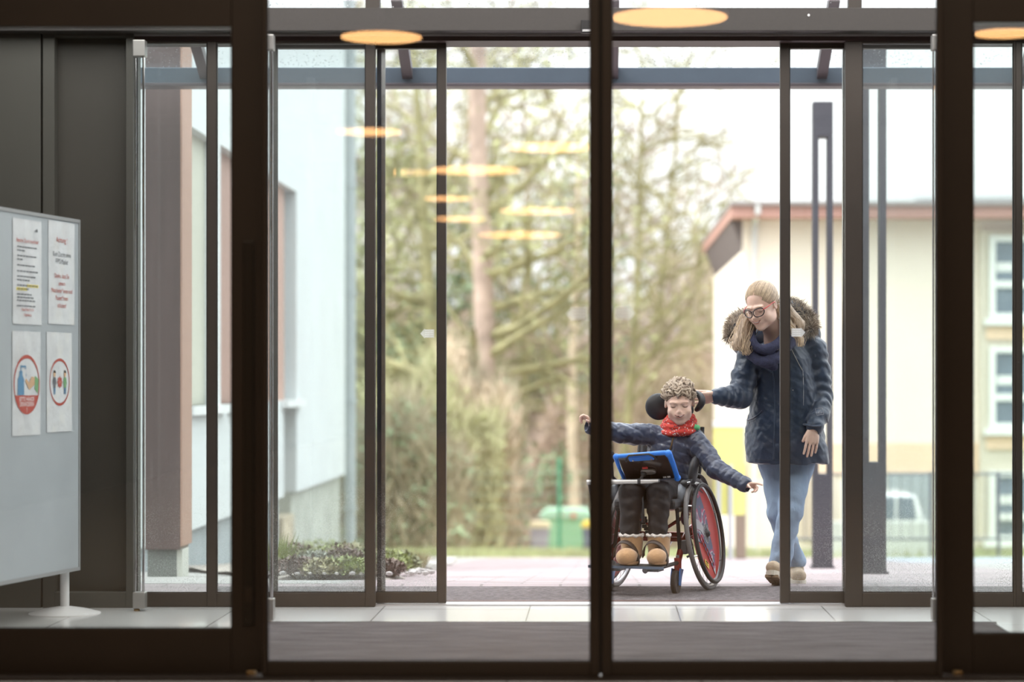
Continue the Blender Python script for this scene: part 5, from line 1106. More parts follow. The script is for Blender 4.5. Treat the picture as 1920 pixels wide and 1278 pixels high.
def rear_wheel(s):
    cam_ = R(9); n = Vector((s * math.cos(cam_), 0, math.sin(cam_))); e2 = Vector((-s * math.sin(cam_), 0, math.cos(cam_))); e1 = Vector((0, 1, 0)); c = Vector((s * .214, 0, .2925))
    def circ(r, off, N=72): return [c + n * off + (e1 * math.cos(2 * math.pi * k / N) + e2 * math.sin(2 * math.pi * k / N)) * r for k in range(N)]
    mb = MB(); mb.tube(circ(.282, 0), .0125, 10, closed=True); w = mb.build('rear_wheel', M_tyre, wc, smooth=True, local=True)
    mb = MB(); mb.tube(circ(.266, 0), .0085, 8, closed=True, flat=1.3); mb.build('rim', M_rim, w, smooth=True, local=True)
    mb = MB(); mb.tube(circ(.252, .034), .0115, 10, closed=True); mb.build('push_rim', M_rub, w, smooth=True, local=True)
    mb = MB()
    for k in range(6):
        a = k * math.pi / 3 + .4; d = e1 * math.cos(a) + e2 * math.sin(a); mb.tube([c + d * .262, c + d * .252 + n * .028], .004, 6)
    mb.build('push_rim_bracket', M_rim, w, local=True)
    mb = MB()
    for k in range(28):
        a = 2 * math.pi * k / 28; a2 = a + (.5 if k % 2 else -.5); o = n * (.018 if k % 4 < 2 else -.018)
        mb.tube([c + o + (e1 * math.cos(a2) + e2 * math.sin(a2)) * .022, c + (e1 * math.cos(a) + e2 * math.sin(a)) * .262], .0011, 4, caps=False)
    mb.build('spokes', M_rim, w, local=True)
    mb = MB(); mb.lathe(c - n * .03, n, [(.016, 0), (.024, .008), (.014, .02), (.014, .042), (.024, .05), (.018, .062), (.009, .070)], 18); mb.build('hub', M_blkp, w, smooth=True, local=True)
    def disc(pts, off, m, name):
        mb = MB(); mb.add([c + n * off + e1 * u + e2 * v for u, v in pts], [tuple(range(len(pts)))])
        o = mb.build(name, m, w, local=True); so = o.modifiers.new('thick', 'SOLIDIFY'); so.thickness = .0015; return o
    def fan(r, a0, a1, N=36): return [(r * math.cos(R(a0 + (a1 - a0) * k / N)), r * math.sin(R(a0 + (a1 - a0) * k / N))) for k in range(N + (0 if abs(a1 - a0) >= 359 else 1))]
    disc(fan(.238, 0, 360, 60), .0165, M_gred, 'spoke_guard')
    if s > 0:   # printed picture: mottled navy and white band, pale web around the hub, yellow badge
        # on this side e1 points away from the viewer: image right
        disc([(-.20, -.02), (-.19, .10), (-.12, .195), (-.02, .215), (.05, .10), (.06, .0), (.10, -.12), (.06, -.222), (-.02, -.12), (-.09, -.05)], .0185, M_gp, 'printed_pattern')
        disc([(-.20, .09), (-.10, .075), (-.03, .03), (.02, -.01), (-.02, -.035), (-.10, .02), (-.19, .04)], .0200, M_gwh, 'pale_streak')
        disc(fan(.052, 0, 360, 30), .0215, M_gwh, 'hub_disc')
        mb = MB()
        for k in range(16):
            a = k * math.pi / 8; d = e1 * math.cos(a) + e2 * math.sin(a); mb.tube([c + n * .0235 + d * .02, c + n * .0235 + d * .050], .0012, 4)
        mb.build('web_lines', M_gry, w, local=True)
        mb = MB()
        for k in range(6):
            a0 = Vector((0, 0, 0)) + c + n * .0215 + e1 * (-.16 + .026 * k) + e2 * (.01 - .026 * k)
            mb.tube([a0, a0 + e1 * .03 - e2 * .035, a0 + e1 * .055 - e2 * .01, a0 + e1 * .075 - e2 * .05], .0022, 4)
        mb.build('zigzag_print', M_gred, w, local=True)
        disc([(-.095, -.125), (-.04, -.155), (-.05, -.185), (-.105, -.152)], .0195, M_gye, 'yellow_badge')
        mb = MB(); mb.tube([c + n * .0215 + e1 * -.085 - e2 * .138, c + n * .0215 - e1 * .06 - e2 * .153], .003, 5); mb.tube([c + n * .0215 + e1 * -.090 - e2 * .150, c + n * .0215 - e1 * .066 - e2 * .164], .0018, 5); mb.build('badge_lettering', M_rub, w, local=True)
    return c
for s in (1, -1): rear_wheel(s)
def tb(name, pts, r, m, n=10, flat=None, sm=True, par=None):
    mb = MB(); mb.tube(pts, r, n, flat=flat); return mb.build(name, m, par or wc, smooth=sm, local=True)
for s in (1, -1):
    cx = .15 if s > 0 else -.21; tb('seat_rail', [(s * .158, .10, .425), (s * .158, -.28, .43)], .012, M_rub)
    tb('side_frame', [(s * .155, .04, .33), (s * .155, -.06, .31), (cx * .99, -.17, .235), (cx, -.235, .165)], .0175, M_wred); tb('front_upright', [(cx * .97, -.19, .22), (s * .155, -.27, .43)], .010, M_rub)
    tb('upright_tube', [(s * .15, .06, .26), (s * .15, .08, .43), (s * .17, .14, .72), (s * .165, .17, .84)], .012, M_rub)
    # caster
    cv = -.275; tb('caster_housing', [(cx, cv + .035, .115), (cx, cv + .035, .185)], .019, M_wred, 14)
    tb('caster_stem', [(cx, cv + .035, .10), (cx, cv + .035, .20)], .008, M_chr)
    for q in (-1, 1):
        mb = MB(); mb.prism([(cv + .06, .125), (cv + .0, .135), (cv - .016, .10), (cv - .022, .05), (cv + .008, .045), (cv + .03, .09)], lambda u, v, d: (cx + q * .022 - .003 + d, u, v), .006); mb.build('caster_fork', M_bl, wc, local=True, bevel=.002)
    mb = MB(); mb.lathe((cx - .013, cv, .062), (1, 0, 0), [(.035, 0), (.056, .0), (.062, .006), (.062, .020), (.056, .026), (.035, .026)], 30); fw = mb.build('caster_wheel', mat('brown_black_tyre', (.05, .035, .028), .6), wc, smooth=True, local=True)
    mb = MB(); mb.lathe((cx - .024, cv, .062), (1, 0, 0), [(.012, 0), (.012, .048)], 12); mb.build('caster_axle', M_chr, fw, local=True)
tb('axle_tube', [(-.22, .0, .285), (.22, .0, .285)], .016, M_wred)
tb('cross_tube', [(-.18, -.12, .27), (.155, -.12, .27)], .012, M_wred)
tb('cross_brace', [(-.155, -.05, .40), (0, -.06, .30), (.155, -.05, .40)], .010, M_wred)
tb('anti_tip_tube', [(.03, .02, .25), (.02, -.10, .18), (-.02, -.26, .115)], .015, M_rim)
mb = MB(); mb.box(-.165, .165, -.33, .10, .435, .485); mb.build('seat_cushion', M_blkp, wc, local=True, bevel=.015)
mb = MB(); mb.prism([(.075, .50), (.075, .60), (.10, .83), (.145, .83), (.125, .60), (.12, .50)], lambda u, v, d: (-.155 + d, u, v), .31); mb.build('backrest', M_blkp, wc, local=True, bevel=.02)
def pad(name, p, r, m, rot=None):
    mb = MB(); mb.ell(p, r, 40, rot); return mb.build(name, m, wc, smooth=True, local=True)
# lateral supports, hip guards, headrest
pad('lateral_support', LP(1300, 883, 11.93), (.022, .06, .078), M_blkp, Matrix.Rotation(R(8), 3, 'Y')); pad('lateral_support', LP(1217, 885, 12.02), (.02, .06, .065), M_blkp)
for s in (1, -1):
    mb = MB(); mb.prism([(-.17, .41), (-.19, .50), (-.12, .575), (.06, .59), (.10, .50), (.06, .40)], lambda u, v, d: (s * .160 - .005 + d, u, v), .010); mb.build('side_guard', M_gry, wc, local=True, bevel=.004)
    mb = MB(); pts = [(s * .180, .30 * math.cos(a) * 1.02, .2925 + .308 * math.sin(a)) for a in [R(52 + 7 * k) for k in range(11)]]; mb.tube(pts, .014, 8, flat=.35); mb.build('mudguard', M_rub, wc, smooth=True, local=True)
pad('hip_pad', LP(1279, 931, 11.86), (.032, .085, .072), M_gry); pad('hip_pad', LP(1155, 930, 12.0), (.03, .08, .07), M_gry); mb = MB(); pq = LP(1284, 968, 11.9); mb.ell(pq, (.012, .07, .045), 14); mb.build('side_pouch', mat('plum_print', (.16, .06, .12), .6, 0, .6, 25), wc, smooth=True, local=True)
p = LP(1283, 906, 11.84); pad('armrest_knob', p, (.021, .021, .020), M_rub); tb('armrest_tube', [tuple(p), tuple(p + Vector((.022, .09, -.01))), (.19, .06, .50)], .009, M_rub)
tb('knob_screw', [tuple(p + Vector((.018, -.004, .002))), tuple(p + Vector((.036, -.006, .006)))], .007, M_chr)
p = LP(1146, 857, 11.86); pad('control_knob', p, (.020, .022, .034), M_rub); tb('control_arm', [tuple(p), tuple(p + Vector((-.0, .02, -.10))), (-.19, .0, .50)], .008, M_rub)
hp_ = LP(1235, 762, 12.10)
Rm = Matrix.Rotation(R(30), 3, 'Z') @ Matrix.Rotation(R(14), 3, 'Y')
pad('headrest_pad', hp_, (.072, .026, .070), M_blkp, Rm); pad('headrest_pad', LP(1270, 768, 12.15), (.09, .026, .055), M_blkp)
arc = [LP(1296, 741, 12.09), LP(1302, 738, 12.06), LP(1309, 739, 12.02), LP(1315, 745, 11.99), LP(1316, 754, 11.98), LP(1311, 763, 12.0), LP(1306, 768, 12.03)]
arc = spl(arc, 5); tb('headrest_wing', [tuple(q) for q in arc], list(np.interp(np.linspace(0, 1, len(arc)), np.linspace(0, 1, 7), [.013, .016, .0175, .018, .018, .0165, .012])), M_blkp, 14)
tb('headrest_stem', [(.0, .155, .76), (.0, .17, .86), tuple(LP(1270, 768, 12.17))], .009, M_chr)
# footplate, straps
def fl(u, v, w_): return (u, v, w_)
zf = Z(1059, 11.58)
mb = MB(); mb.box(-.225, .155, -.545, -.40, zf - .010, zf); mb.build('footplate', M_rub, wc, local=True, bevel=.002)
mb = MB(); mb.box(-.228, .165, -.550, -.542, zf - .014, zf - .001); mb.build('footplate_edge', mat('blue_grey_edge', (.14, .19, .27), .35, .5), wc, local=True)
for s in (-1, 1):
    cx = .15
    tb('footplate_hanger', [(cx if s > 0 else -.21, -.235, .16), (s * .15, -.36, .16), (s * .13, -.44, zf - .01)], .010, M_rub)
    mb = MB(); mb.box(s * .10 - .03, s * .10 + .03, -.52, -.42, zf - .03, zf - .010); mb.build('plate_clamp', M_gry, wc, local=True, bevel=.003)
for an, px in ((anR, 1179), (anL, 1233)):
    c = PP(px, 1056, an[1] - .06); c = v3(X(px, an[1]), an[1], c[2]); pts = []
    for k in range(15):
        a = R(-10 + 200 * k / 14); pts.append(L(c + v3(-.012 + .058 * math.cos(a), -.045 - .014 * math.sin(a), .010 + .090 * max(0, math.sin(a)) ** .8 - .02 * math.cos(a))))
    mb = MB(); mb.tube([tuple(q) for q in pts], .018, 8, flat=None); 
    mb = MB(); n_ = len(pts); vs = []; fs = []
    for q in pts: 
        for dv, dw in ((-.017, -.002), (.017, .010)):
            vs.append((q.x, q.y + dv, q.z + dw))
    for k in range(n_ - 1): fs.append((2 * k, 2 * k + 1, 2 * k + 3, 2 * k + 2))
    mb.add(vs, fs); o = mb.build('foot_strap', mat('dark_brown_strap', (.045, .028, .022), .55, 0, .1, 20, .2, 80), wc, smooth=True, local=True); so = o.modifiers.new('t', 'SOLIDIFY'); so.thickness = .005; so.offset = 1
# belt hardware between the knees
mb = MB(); rn2 = random.Random(2)
for k in range(7):
    p = LP(1207 + rn2.uniform(-8, 8), 982 + rn2.uniform(-16, 18), 11.78); mb.box(p.x - .012, p.x + .012, p.y - .01, p.y + .01, p.z - .008, p.z + .010)
mb.build('buckle_cluster', M_rub, wc, local=True, bevel=.003)
tb('abductor_strap', [tuple(LP(1203, 925, 11.70)), tuple(LP(1205, 950, 11.70)), tuple(LP(1206, 978, 11.76))], .009, M_gry)
# tablet bar
p0, p1 = LP(1100, 904, 11.66), LP(1236, 902, 11.66); tb('accessory_bar', [tuple(p0), tuple(p1)], .0125, mat('satin_grey_tube', (.60, .59, .59), .35, .5), 14)
tb('bar_end_cap', [tuple(LP(1234, 902, 11.66)), tuple(LP(1237, 902, 11.66))], .0130, M_gry, 14)
tb('bar_clamp', [tuple(LP(1195, 902.5, 11.66)), tuple(LP(1201, 902.4, 11.66))], .0165, M_rub, 12)
tb('bar_support', [tuple(LP(1105, 904, 11.66)), tuple(LP(1110, 935, 11.82)), (-.18, -.10, .46)], .010, M_rub)
tb('wheel_lock_lever', [(.185, -.16, .30), (.20, -.15, .24), (.215, -.17, .20), (.18, -.18, .185)], .006, M_gry)
mb = MB(); mb.box(.15, .185, -.20, -.12, .20, .27); mb.build('wheel_lock', M_gry, wc, local=True, bevel=.006)
# tablet
bc_, tc_ = Vector(PP(1221, 899, 11.75)), Vector(PP(1204, 853, 11.62)); ev = (tc_ - bc_).normalized(); eu = Vector(PP(1262, 878, 11.66)) - Vector(PP(1160, 873, 11.70)); eu = (eu - ev * eu.dot(ev)).normalized(); en = eu.cross(ev).normalized()
if en.y > 0: en = -en
tcn = (bc_ + tc_) / 2; tw, th_ = .278, (tc_ - bc_).length + .012
tab = empty('tablet_computer', tcn, 'tablet in chunky bright blue case, its dark back to the camera', 'tablet')
def tp(u, v, n=0): return tcn + eu * u + ev * v + en * n
mb = MB(); pr_ = [(-tw / 2 + .012, -th_ / 2 + .01), (tw / 2 - .012, -th_ / 2 + .01), (tw / 2 - .012, th_ / 2 - .008), (-tw / 2 + .012, th_ / 2 - .008)]
mb.prism(pr_, lambda u, v, d: tp(u, v, -.004 + d), .010); mb.build('tablet_back', mat('tablet_back_dark', (.03, .020, .018), .18, 0, .2, 10, coat=.6), tab, bevel=.004)
M_case = mat('bright_blue_case', (.02, .19, .72), .4, 0, .05, 10)
mb = MB()
out = [(-tw / 2, th_ / 2), (tw / 2 - .012, th_ / 2), (tw / 2, th_ / 2 - .014), (tw / 2, -th_ / 2 + .01), (tw / 2 - .01, -th_ / 2)]
mb.tube([tp(-tw / 2 + .004, -th_ / 2 + .008), tp(-tw / 2 - .002, 0), tp(-tw / 2, th_ / 2 - .008), tp(-tw / 2 + .02, th_ / 2), tp(0, th_ / 2), tp(tw / 2 - .02, th_ / 2), tp(tw / 2, th_ / 2 - .012), tp(tw / 2 + .002, 0), tp(tw / 2 - .002, -th_ / 2 + .004)],
        [.011, .009, .012, .011, .011, .012, .016, .013, .014], 10); mb.build('blue_case', M_case, tab, smooth=True)
for u, v, r in ((-tw / 2 + .004, th_ / 2 - .004, .017), (tw / 2 - .004, th_ / 2 - .008, .019), (tw / 2 - .002, -th_ / 2 + .006, .018), (-tw / 2 + .006, -th_ / 2 + .008, .013)):
    mb = MB(); mb.ell(tp(u, v), (r, r, r), 14); mb.build('corner_bumper', M_case, tab, smooth=True)
mb = MB(); mb.prism([(-.070, th_ / 2 - .034), (.058, th_ / 2 - .034), (.062, th_ / 2 - .004), (-.074, th_ / 2 - .004)], lambda u, v, d: tp(u, v, .006 + d), .008); mb.build('handle_plate', M_case, tab, bevel=.004)
mb = MB(); mb.tube([tp(-.088, th_ / 2 - .03, .012), tp(-.078, th_ / 2 - .004, .014), tp(-.062, th_ / 2 + .014, .014), tp(.040, th_ / 2 + .014, .014), tp(.058, th_ / 2 - .002, .014), tp(.072, th_ / 2 - .03, .012)], .0055, 8); mb.build('carry_handle', M_rub, tab, smooth=True)
for u in (-.050, .046):
    mb = MB(); mb.lathe(tp(u, th_ / 2 - .024, .014), en, [(.0045, 0), (.0045, .003)], 12); mb.build('screw', M_chr, tab)
mb = MB(); mb.prism([(-.03, -.032), (.02, -.036), (.044, -.030), (.046, -.010), (.03, .0), (-.02, .002), (-.034, -.008)], lambda u, v, d: tp(u, v, .006 + d), .016); mb.build('mount_plate', mat('taupe_mount', (.20, .18, .17), .4, .3), tab, bevel=.006)
mb = MB(); mb.lathe(tp(-.018, -.018, .02), en, [(.016, 0), (.014, .014), (.006, .018)], 16); mb.build('mount_joint', M_rub, tab, smooth=True)
mb = MB(); mb.obox(tp(-.006, .008, .008), eu, ev, en, .014, .005, .004); mb.build('red_latch', mat('latch_red', (.60, .05, .05), .4), tab, bevel=.001)
mb = MB(); mb.tube([tuple(tp(-.018, -.02, .03)), tuple(PP(1198, 902, 11.66))], .008, 8); mb.build('mount_rod', M_rub, tab, smooth=True)
for u in (.076, .098):
    mb = MB(); mb.obox(tp(u, -th_ / 2 + .026, .007), eu, ev, en, .0085, .0055, .0008); mb.build('white_sticker', M_wpr, tab)
mb = MB(); mb.lathe(tp(-.060, .0, .006), en, [(.004, 0), (.004, .003)], 10); mb.lathe(tp(-.052, -.002, .006), en, [(.003, 0), (.003, .003)], 10); mb.build('camera_lens', M_chr, tab)
# ================================================================ WOMAN
Yw = 12.38
wo_ = empty('person', (X(1478, Yw), Yw, 0), 'smiling woman in navy parka and jeans, red and black glasses, touching the headrest', 'person')
hc = PP(1428, 574, 12.16); Mw = frame((-.52, -.78, -.36), roll=R(6)); H = Head(hc, Mw, (1.0, 1.0, 1.0))
V = Vox((X(1295, 12.2), 11.95, .02), (X(1545, 12.4), 12.72, 1.64), .0030)
H.sculpt(V, False, .004)
nk = PP(1455, 640, 12.30); chs = PP(1470, 700, 12.40); pelv = PP(1475, 850, 12.44)
V.add(cap(H.w(0, .03, -.06), nk, .050, .052), .02); V.add(cap(nk, chs, .06, .11, None, ((0, 1, 0), 1.3)), .03); V.add(cap(chs, pelv, .10, .085, None, ((0, 1, 0), 1.2)), .03)
wsR, wsL = PP(1408, 672, 12.36), PP(1524, 655, 12.42)
weR, wwR = PP(1388, 742, 12.30), PP(1341, 745, 12.20); weL, wwL = PP(1540, 745, 12.40), PP(1526, 804, 12.245)
chain(V, [chs, wsR, weR, wwR], [.04, .035, .034, .024]); chain(V, [chs, wsL, weL, wwL], [.04, .035, .034, .024])
hpR, hpL = PP(1452, 868, 12.46), PP(1496, 868, 12.44)
kR, kL = PP(1458, 962, 12.44), PP(1482, 960, 12.34); aR, aL = PP(1492, 1057, 12.60), PP(1459, 1060, 12.32)
chain(V, [hpR, kR, aR], [.05, .04, .030]); chain(V, [hpL, kL, aL], [.05, .04, .030])
hand(V, wwR, (-1, -.05, .05), (-.05, -.85, -.45), 1, 1.0, [(4, 8, 6), (6, 10, 8), (8, 12, 8), (10, 14, 8)], .05, (.75, .25, .55), .0074)
hand(V, wwL, (-.16, -.16, -1), (-.25, 1, 0), -1, .90, [(2, 6, 5), (3, 7, 6), (5, 9, 6), (8, 12, 6)], .045, (.85, .40, .1), .0086)
V.build('body', M_skin, wo_)
face_bits(H, V, wo_, -.004, .004, False, mat('brow_pale', (.40, .28, .18), .8))
# glasses
M_gl1 = mat('glasses_black', (.025, .015, .018), .25); M_gl2 = mat('glasses_red', (.50, .05, .05), .3)
gl = MB(); 
for q in (-1, 1):
    pts = []
    for k in range(28):
        a = 2 * math.pi * k / 28; cx_ = q * .0325; rx = .0285; ry = .0235
        xx = cx_ + rx * abs(math.cos(a)) ** .85 * (1 if math.cos(a) > 0 else -1); zz = -.003 + ry * math.sin(a) * (1 if math.sin(a) < 0 else .86) + (.003 * q * (xx - cx_) / rx)
        pts.append(H.w(xx, -.104 + .35 * abs(xx) ** 1.5 * 4, zz))
    gl.tube(pts, .0029, 7, closed=True)
gl.tube(spl([H.w(-.008, -.1035, .004), H.w(0, -.106, .007), H.w(.008, -.1035, .004)], 3), .0019, 7)
go = gl.build('glasses', M_gl1, wo_, smooth=True)
for q in (-1, 1):
    g2 = MB(); g2.tube(spl([H.w(q * .059, -.088, .006), H.w(q * .073, -.055, .010), H.w(q * .079, -.01, .014), H.w(q * .080, .012, .010)], 4), .0026, 7); g2.build('temple', M_gl2, go, smooth=True)
for q in (-1, 1):
    pts = [H.w(q * .0325 + .0250 * math.cos(2 * math.pi * k / 20), -.100 + .0, -.003 + .0195 * math.sin(2 * math.pi * k / 20)) for k in range(20)]
    g3 = MB(); g3.add(pts, [tuple(range(20))]); g3.build('lens', glass_mat('spectacle_lens_%d' % (q + 1), (.97, .97, .98), 1.6), go)
# hair cap + locks
M_bl1 = strand_mat('blond_hair', (.56, .42, .28), .2); M_bl2 = strand_mat('ash_blond_hair', (.36, .26, .18), .25)
HV = Vox(hc + v3(-.22, -.20, -.34), hc + v3(.30, .28, .18), .0035)
e_ = lambda c, r, k=.01, cut=False: HV.add(ell(H.w(*c), np.array(r) * H.s, H.M), k, cut)
e_((0, .026, .042), (.079, .097, .085)); e_((0, -.090, -.002), (.067, .070, .092), .010, True); e_((0, .02, -.16), (.2, .2, .13), .01, True); e_((.082, .0, -.02), (.016, .026, .034), .008, True); e_((-.082, .0, -.02), (.016, .026, .034), .008, True)
def lock(pts, rs, k=.012): chain(HV, spl(pts, 4), list(np.interp(np.linspace(0, 1, (len(pts) - 1) * 4 + 1), np.linspace(0, 1, len(rs)), rs)), k, None, ((0, 1, 0), 1.25))
lk1 = [PP(1404, 590, 12.22), PP(1396, 612, 12.17), PP(1391, 636, 12.13), PP(1392, 655, 12.11)]
lk2 = [PP(1412, 600, 12.24), PP(1404, 625, 12.17), PP(1400, 648, 12.12), PP(1399, 664, 12.11)]
lk3 = [PP(1462, 575, 12.22), PP(1472, 600, 12.20), PP(1486, 618, 12.18), PP(1500, 636, 12.16), PP(1503, 648, 12.14)]
lk4 = [PP(1468, 565, 12.24), PP(1486, 590, 12.22), PP(1500, 606, 12.19), PP(1502, 620, 12.17)]
lk5 = [PP(1400, 600, 12.24), PP(1386, 630, 12.17), PP(1380, 645, 12.14), PP(1384, 655, 12.12)]
for l_, r_ in ((lk1, [.018, .026, .024, .006]), (lk2, [.016, .018, .014, .004]), (lk3, [.02, .024, .020, .012, .005]), (lk4, [.02, .022, .02, .008]), (lk5, [.02, .024, .018, .006])): lock(l_, r_)
HV.displace(lambda P: .0022 * np.sin(P[0] * 260 + 3 * np.sin(P[2] * 30) + P[1] * 90) * np.clip((f4(hc[2] - .02) - P[2]) * 30, 0, 1) + .0008 * noise3(P, 120, 1)); HV.build('hair', M_bl2, wo_)
rn = random.Random(9); mb = MB(); mb2 = MB()
def strand(mbx, base, rad, jit=.02):
    o = v3(rn.gauss(0, 1), rn.gauss(0, 1), rn.gauss(0, .3)) * rad; ph = rn.uniform(0, 6.28); pts = []
    P = spl(base, 4)
    for i, p in enumerate(P):
        f = i / (len(P) - 1); fo = 1 + .25 * math.sin(math.pi * f); pts.append(p + o * fo * (1.1 - .6 * f) + v3(math.sin(f * 9 + ph), 0, math.cos(f * 7 + ph) * .5) * .009 * (.15 + f))
    mbx.tube(pts, [.0022 * (1 - .6 * i / len(P)) for i in range(len(P))], 4, caps=False)
for l_ in (lk1, lk2, lk5, lk1): 
    for _ in range(60): strand(mb if rn.random() < .55 else mb2, l_, .016)
for l_ in (lk3, lk4):
    for _ in range(50): strand(mb if rn.random() < .6 else mb2, l_, .012)
cr_ = unit((0, .80, .42)); a1_ = unit(np.cross(cr_, (1, 0, 0))); a2_ = v3(1, 0, 0)
for _ in range(520):   # hair combed back from the hairline to the crown
    th = rn.uniform(0, 6.283); wv = a1_ * math.cos(th) + a2_ * math.sin(th); pts = []; t = .12; lim = rn.uniform(-.01, .012); jt = rn.uniform(.3, 1.0)
    while t < 2.6:
        d = cr_ * math.cos(t) + wv * math.sin(t); p = v3(.080 * d[0], .026 + .098 * d[1], .042 + .086 * d[2]); q = ((p[0]) / .067) ** 2 + ((p[1] + .090) / .070) ** 2 + ((p[2] + .002) / .092) ** 2
        if q < 1.02 + (.0 if rn.random() < .9 else .1) or p[2] < lim: break
        pts.append(H.w(*(p * (1, 1, 1) + (p - v3(0, .026, .044)) * (.012 + .012 * math.sin(3 * t + th * 5) * jt)))); t += .17
    if len(pts) > 3: (mb if rn.random() < .6 else mb2).tube(pts, [.0017] * (len(pts) - 1) + [.0008], 4, caps=False)
mb.build('light_strands', M_bl1, wo_, smooth=True); mb2.build('dark_strands', M_bl2, wo_, smooth=True)
# scarf
SC = Vox(nk + v3(-.17, -.22, -.20), nk + v3(.20, .16, .12), .0035)
for (pts, r) in (([PP(1407, 620, 12.20), PP(1410, 640, 12.14), PP(1428, 655, 12.12), PP(1450, 650, 12.13), PP(1468, 632, 12.18), PP(1480, 612, 12.26), PP(1470, 600, 12.36), PP(1440, 598, 12.40), PP(1414, 606, 12.32), PP(1407, 620, 12.20)], .023),
                 ([PP(1400, 640, 12.22), PP(1408, 664, 12.16), PP(1430, 678, 12.13), PP(1454, 672, 12.14), PP(1474, 652, 12.20), PP(1486, 636, 12.3)], .026), ([PP(1415, 655, 12.20), PP(1430, 676, 12.20), PP(1450, 686, 12.22)], .026)):
    P = spl(pts, 3); chain(SC, P, [r * (1 + .1 * math.sin(i)) for i in range(len(P))], .012)
SC.displace(lambda P: .002 * noise3(P, 90, 2) + .0008 * np.sin(P[2] * 900 + 4 * np.sin(P[0] * 40))); SC.build('scarf', mat('navy_wool', (.035, .038, .080), .9, 0, .25, 60, .5, 200), wo_)
# parka
M_park = mat('navy_parka', (.014, .029, .062), .38, 0, .18, 9, .18, 60, sheen=.25)
K = Vox((X(1328, 12.2), 12.05, .46), (X(1572, 12.4), 12.74, 1.42), .0038)
tor = loft([(Z(868, 12.38), X(1476, 12.38), 12.42, .222, .150), (Z(845, 12.38), X(1476, 12.38), 12.42, .222, .152), (Z(800, 12.38), X(1474, 12.38), 12.42, .205, .145), (Z(745, 12.38), X(1472, 12.38), 12.41, .178, .135), (Z(700, 12.38), X(1468, 12.38), 12.40, .168, .128), (Z(672, 12.38), X(1466, 12.38), 12.39, .160, .118), (Z(655, 12.38), X(1466, 12.38), 12.38, .120, .100), (Z(642, 12.38), X(1464, 12.38), 12.36, .085, .085)], 2.2)
f1 = tor[0]
def wr(P):
    return .006 * np.sin(P[0] * 38 + 2.2 * np.sin(P[2] * 9) + P[1] * 12) * np.clip((f4(1.05) - P[2]) * 2, 0, 1) + .005 * noise3((P[0], P[1], P[2] * .55), 30, 2)
K.add((lambda P: f1(P) + wr(P), tor[1] - .01, tor[2] + .01), .01)
K.add(ell(v3(X(1476, 12.38), 12.42, Z(874, 12.38)), (.19, .12, .03)), .004, True)
wk = lambda a, s_: (lambda t, P: a * np.sin(t * s_ + 2.5 * np.sin(P[0] * 20 + P[1] * 14)))
chain(K, [wsR, PP(1396, 705, 12.33), weR, PP(1374, 743, 12.26), PP(1344, 743, 12.205)], [.072, .066, .064, .058, .046], .02, wk(.0035, 120))
chain(K, [wsL, PP(1535, 700, 12.42), weL, PP(1538, 775, 12.32), PP(1527, 799, 12.255)], [.072, .064, .060, .052, .046], .012, wk(.0035, 110))
K.add(cap(wsR, wsL, .070, .066), .03)
K.displace(lambda P: .0022 * noise3(P, 70, 1) + .0012 * noise3(P, 140, 3))
K.add(cap(wwR + v3(.010, 0, 0), wwR + v3(-.06, -.01, 0), .028, .028), .006, True); K.add(cap(wwL + v3(0, -.0, .012), wwL + v3(-.01, -.01, -.06), .024, .024), .004, True)
K.build('parka', M_park, wo_)
def onK(px, py, out=.001): 
    p = K.hit((X(px, 12.3), 11.95, Z(py, 12.3)), (0, 1, 0), .7); return None if p[1] > 12.6 else p - v3(0, out, 0)
M_seam = mat('parka_seam', (.012, .016, .028), .6); M_zip = mat('silver_zip', (.5, .5, .52), .3, .9); M_cord = mat('pale_cord', (.5, .46, .40), .7)
def seam(name, pts, r, m, par=wo_, out=.0, flat=.7, k=3):
    P = [q for q in (onK(*p, out) for p in spl2(pts, k)) if q is not None]
    if len(P) < 2: return
    mb = MB(); mb.tube(P, [r] * len(P), 6, flat=flat); return mb.build(name, m, par, smooth=True)
def spl2(pts, k): return [(p[0], p[1]) for p in spl([(a, b, 0) for a, b in pts], k)]
seam('front_placket', [(1440, 680), (1448, 700), (1452, 740), (1452, 800), (1450, 860)], .0065, M_park, out=.0)
seam('placket_seam', [(1458, 690), (1462, 740), (1462, 800), (1460, 862)], .0018, M_seam)
seam('zip_line', [(1505, 690), (1506, 720), (1506, 760)], .0016, M_zip)
seam('pocket_flap', [(1398, 790), (1410, 786), (1422, 778), (1430, 770)], .007, M_park)
seam('pocket_seam', [(1400, 794), (1412, 790), (1426, 780)], .0018, M_seam)
seam('waist_seam', [(1406, 748), (1430, 752), (1460, 754), (1500, 753)], .0018, M_seam)
seam('hem_seam', [(1400, 856), (1430, 862), (1470, 861), (1510, 856), (1553, 850)], .0022, M_seam)
seam('collar_flap', [(1398, 668), (1412, 676), (1430, 688), (1446, 698)], .010, M_park)
seam('hood_cord', [(1484, 655), (1492, 672), (1504, 694)], .0016, M_cord, out=.003)
seam('cuff_tab', [(1508, 795), (1522, 798), (1536, 797)], .010, M_park, out=0)
seam('back_strap', [(1549, 785), (1555, 810), (1560, 842)], .004, M_seam)
mb = MB()
for a, b in (((1528, 766), (1541, 764)), ((1541, 764), (1543, 776)), ((1543, 776), (1530, 778)), ((1530, 778), (1528, 766)), ((1532, 774), (1536, 769)), ((1536, 769), (1540, 774)), ((1532, 774), (1540, 774))):
    P = [onK(a[0] + (b[0] - a[0]) * t, a[1] + (b[1] - a[1]) * t, .0018) for t in (0, .5, 1)]; P = [q for q in P if q is not None]; len(P) > 1 and mb.tube(P, .0010, 4)
mb.build('sleeve_badge', mat('badge_thread', (.42, .38, .40), .7), wo_)
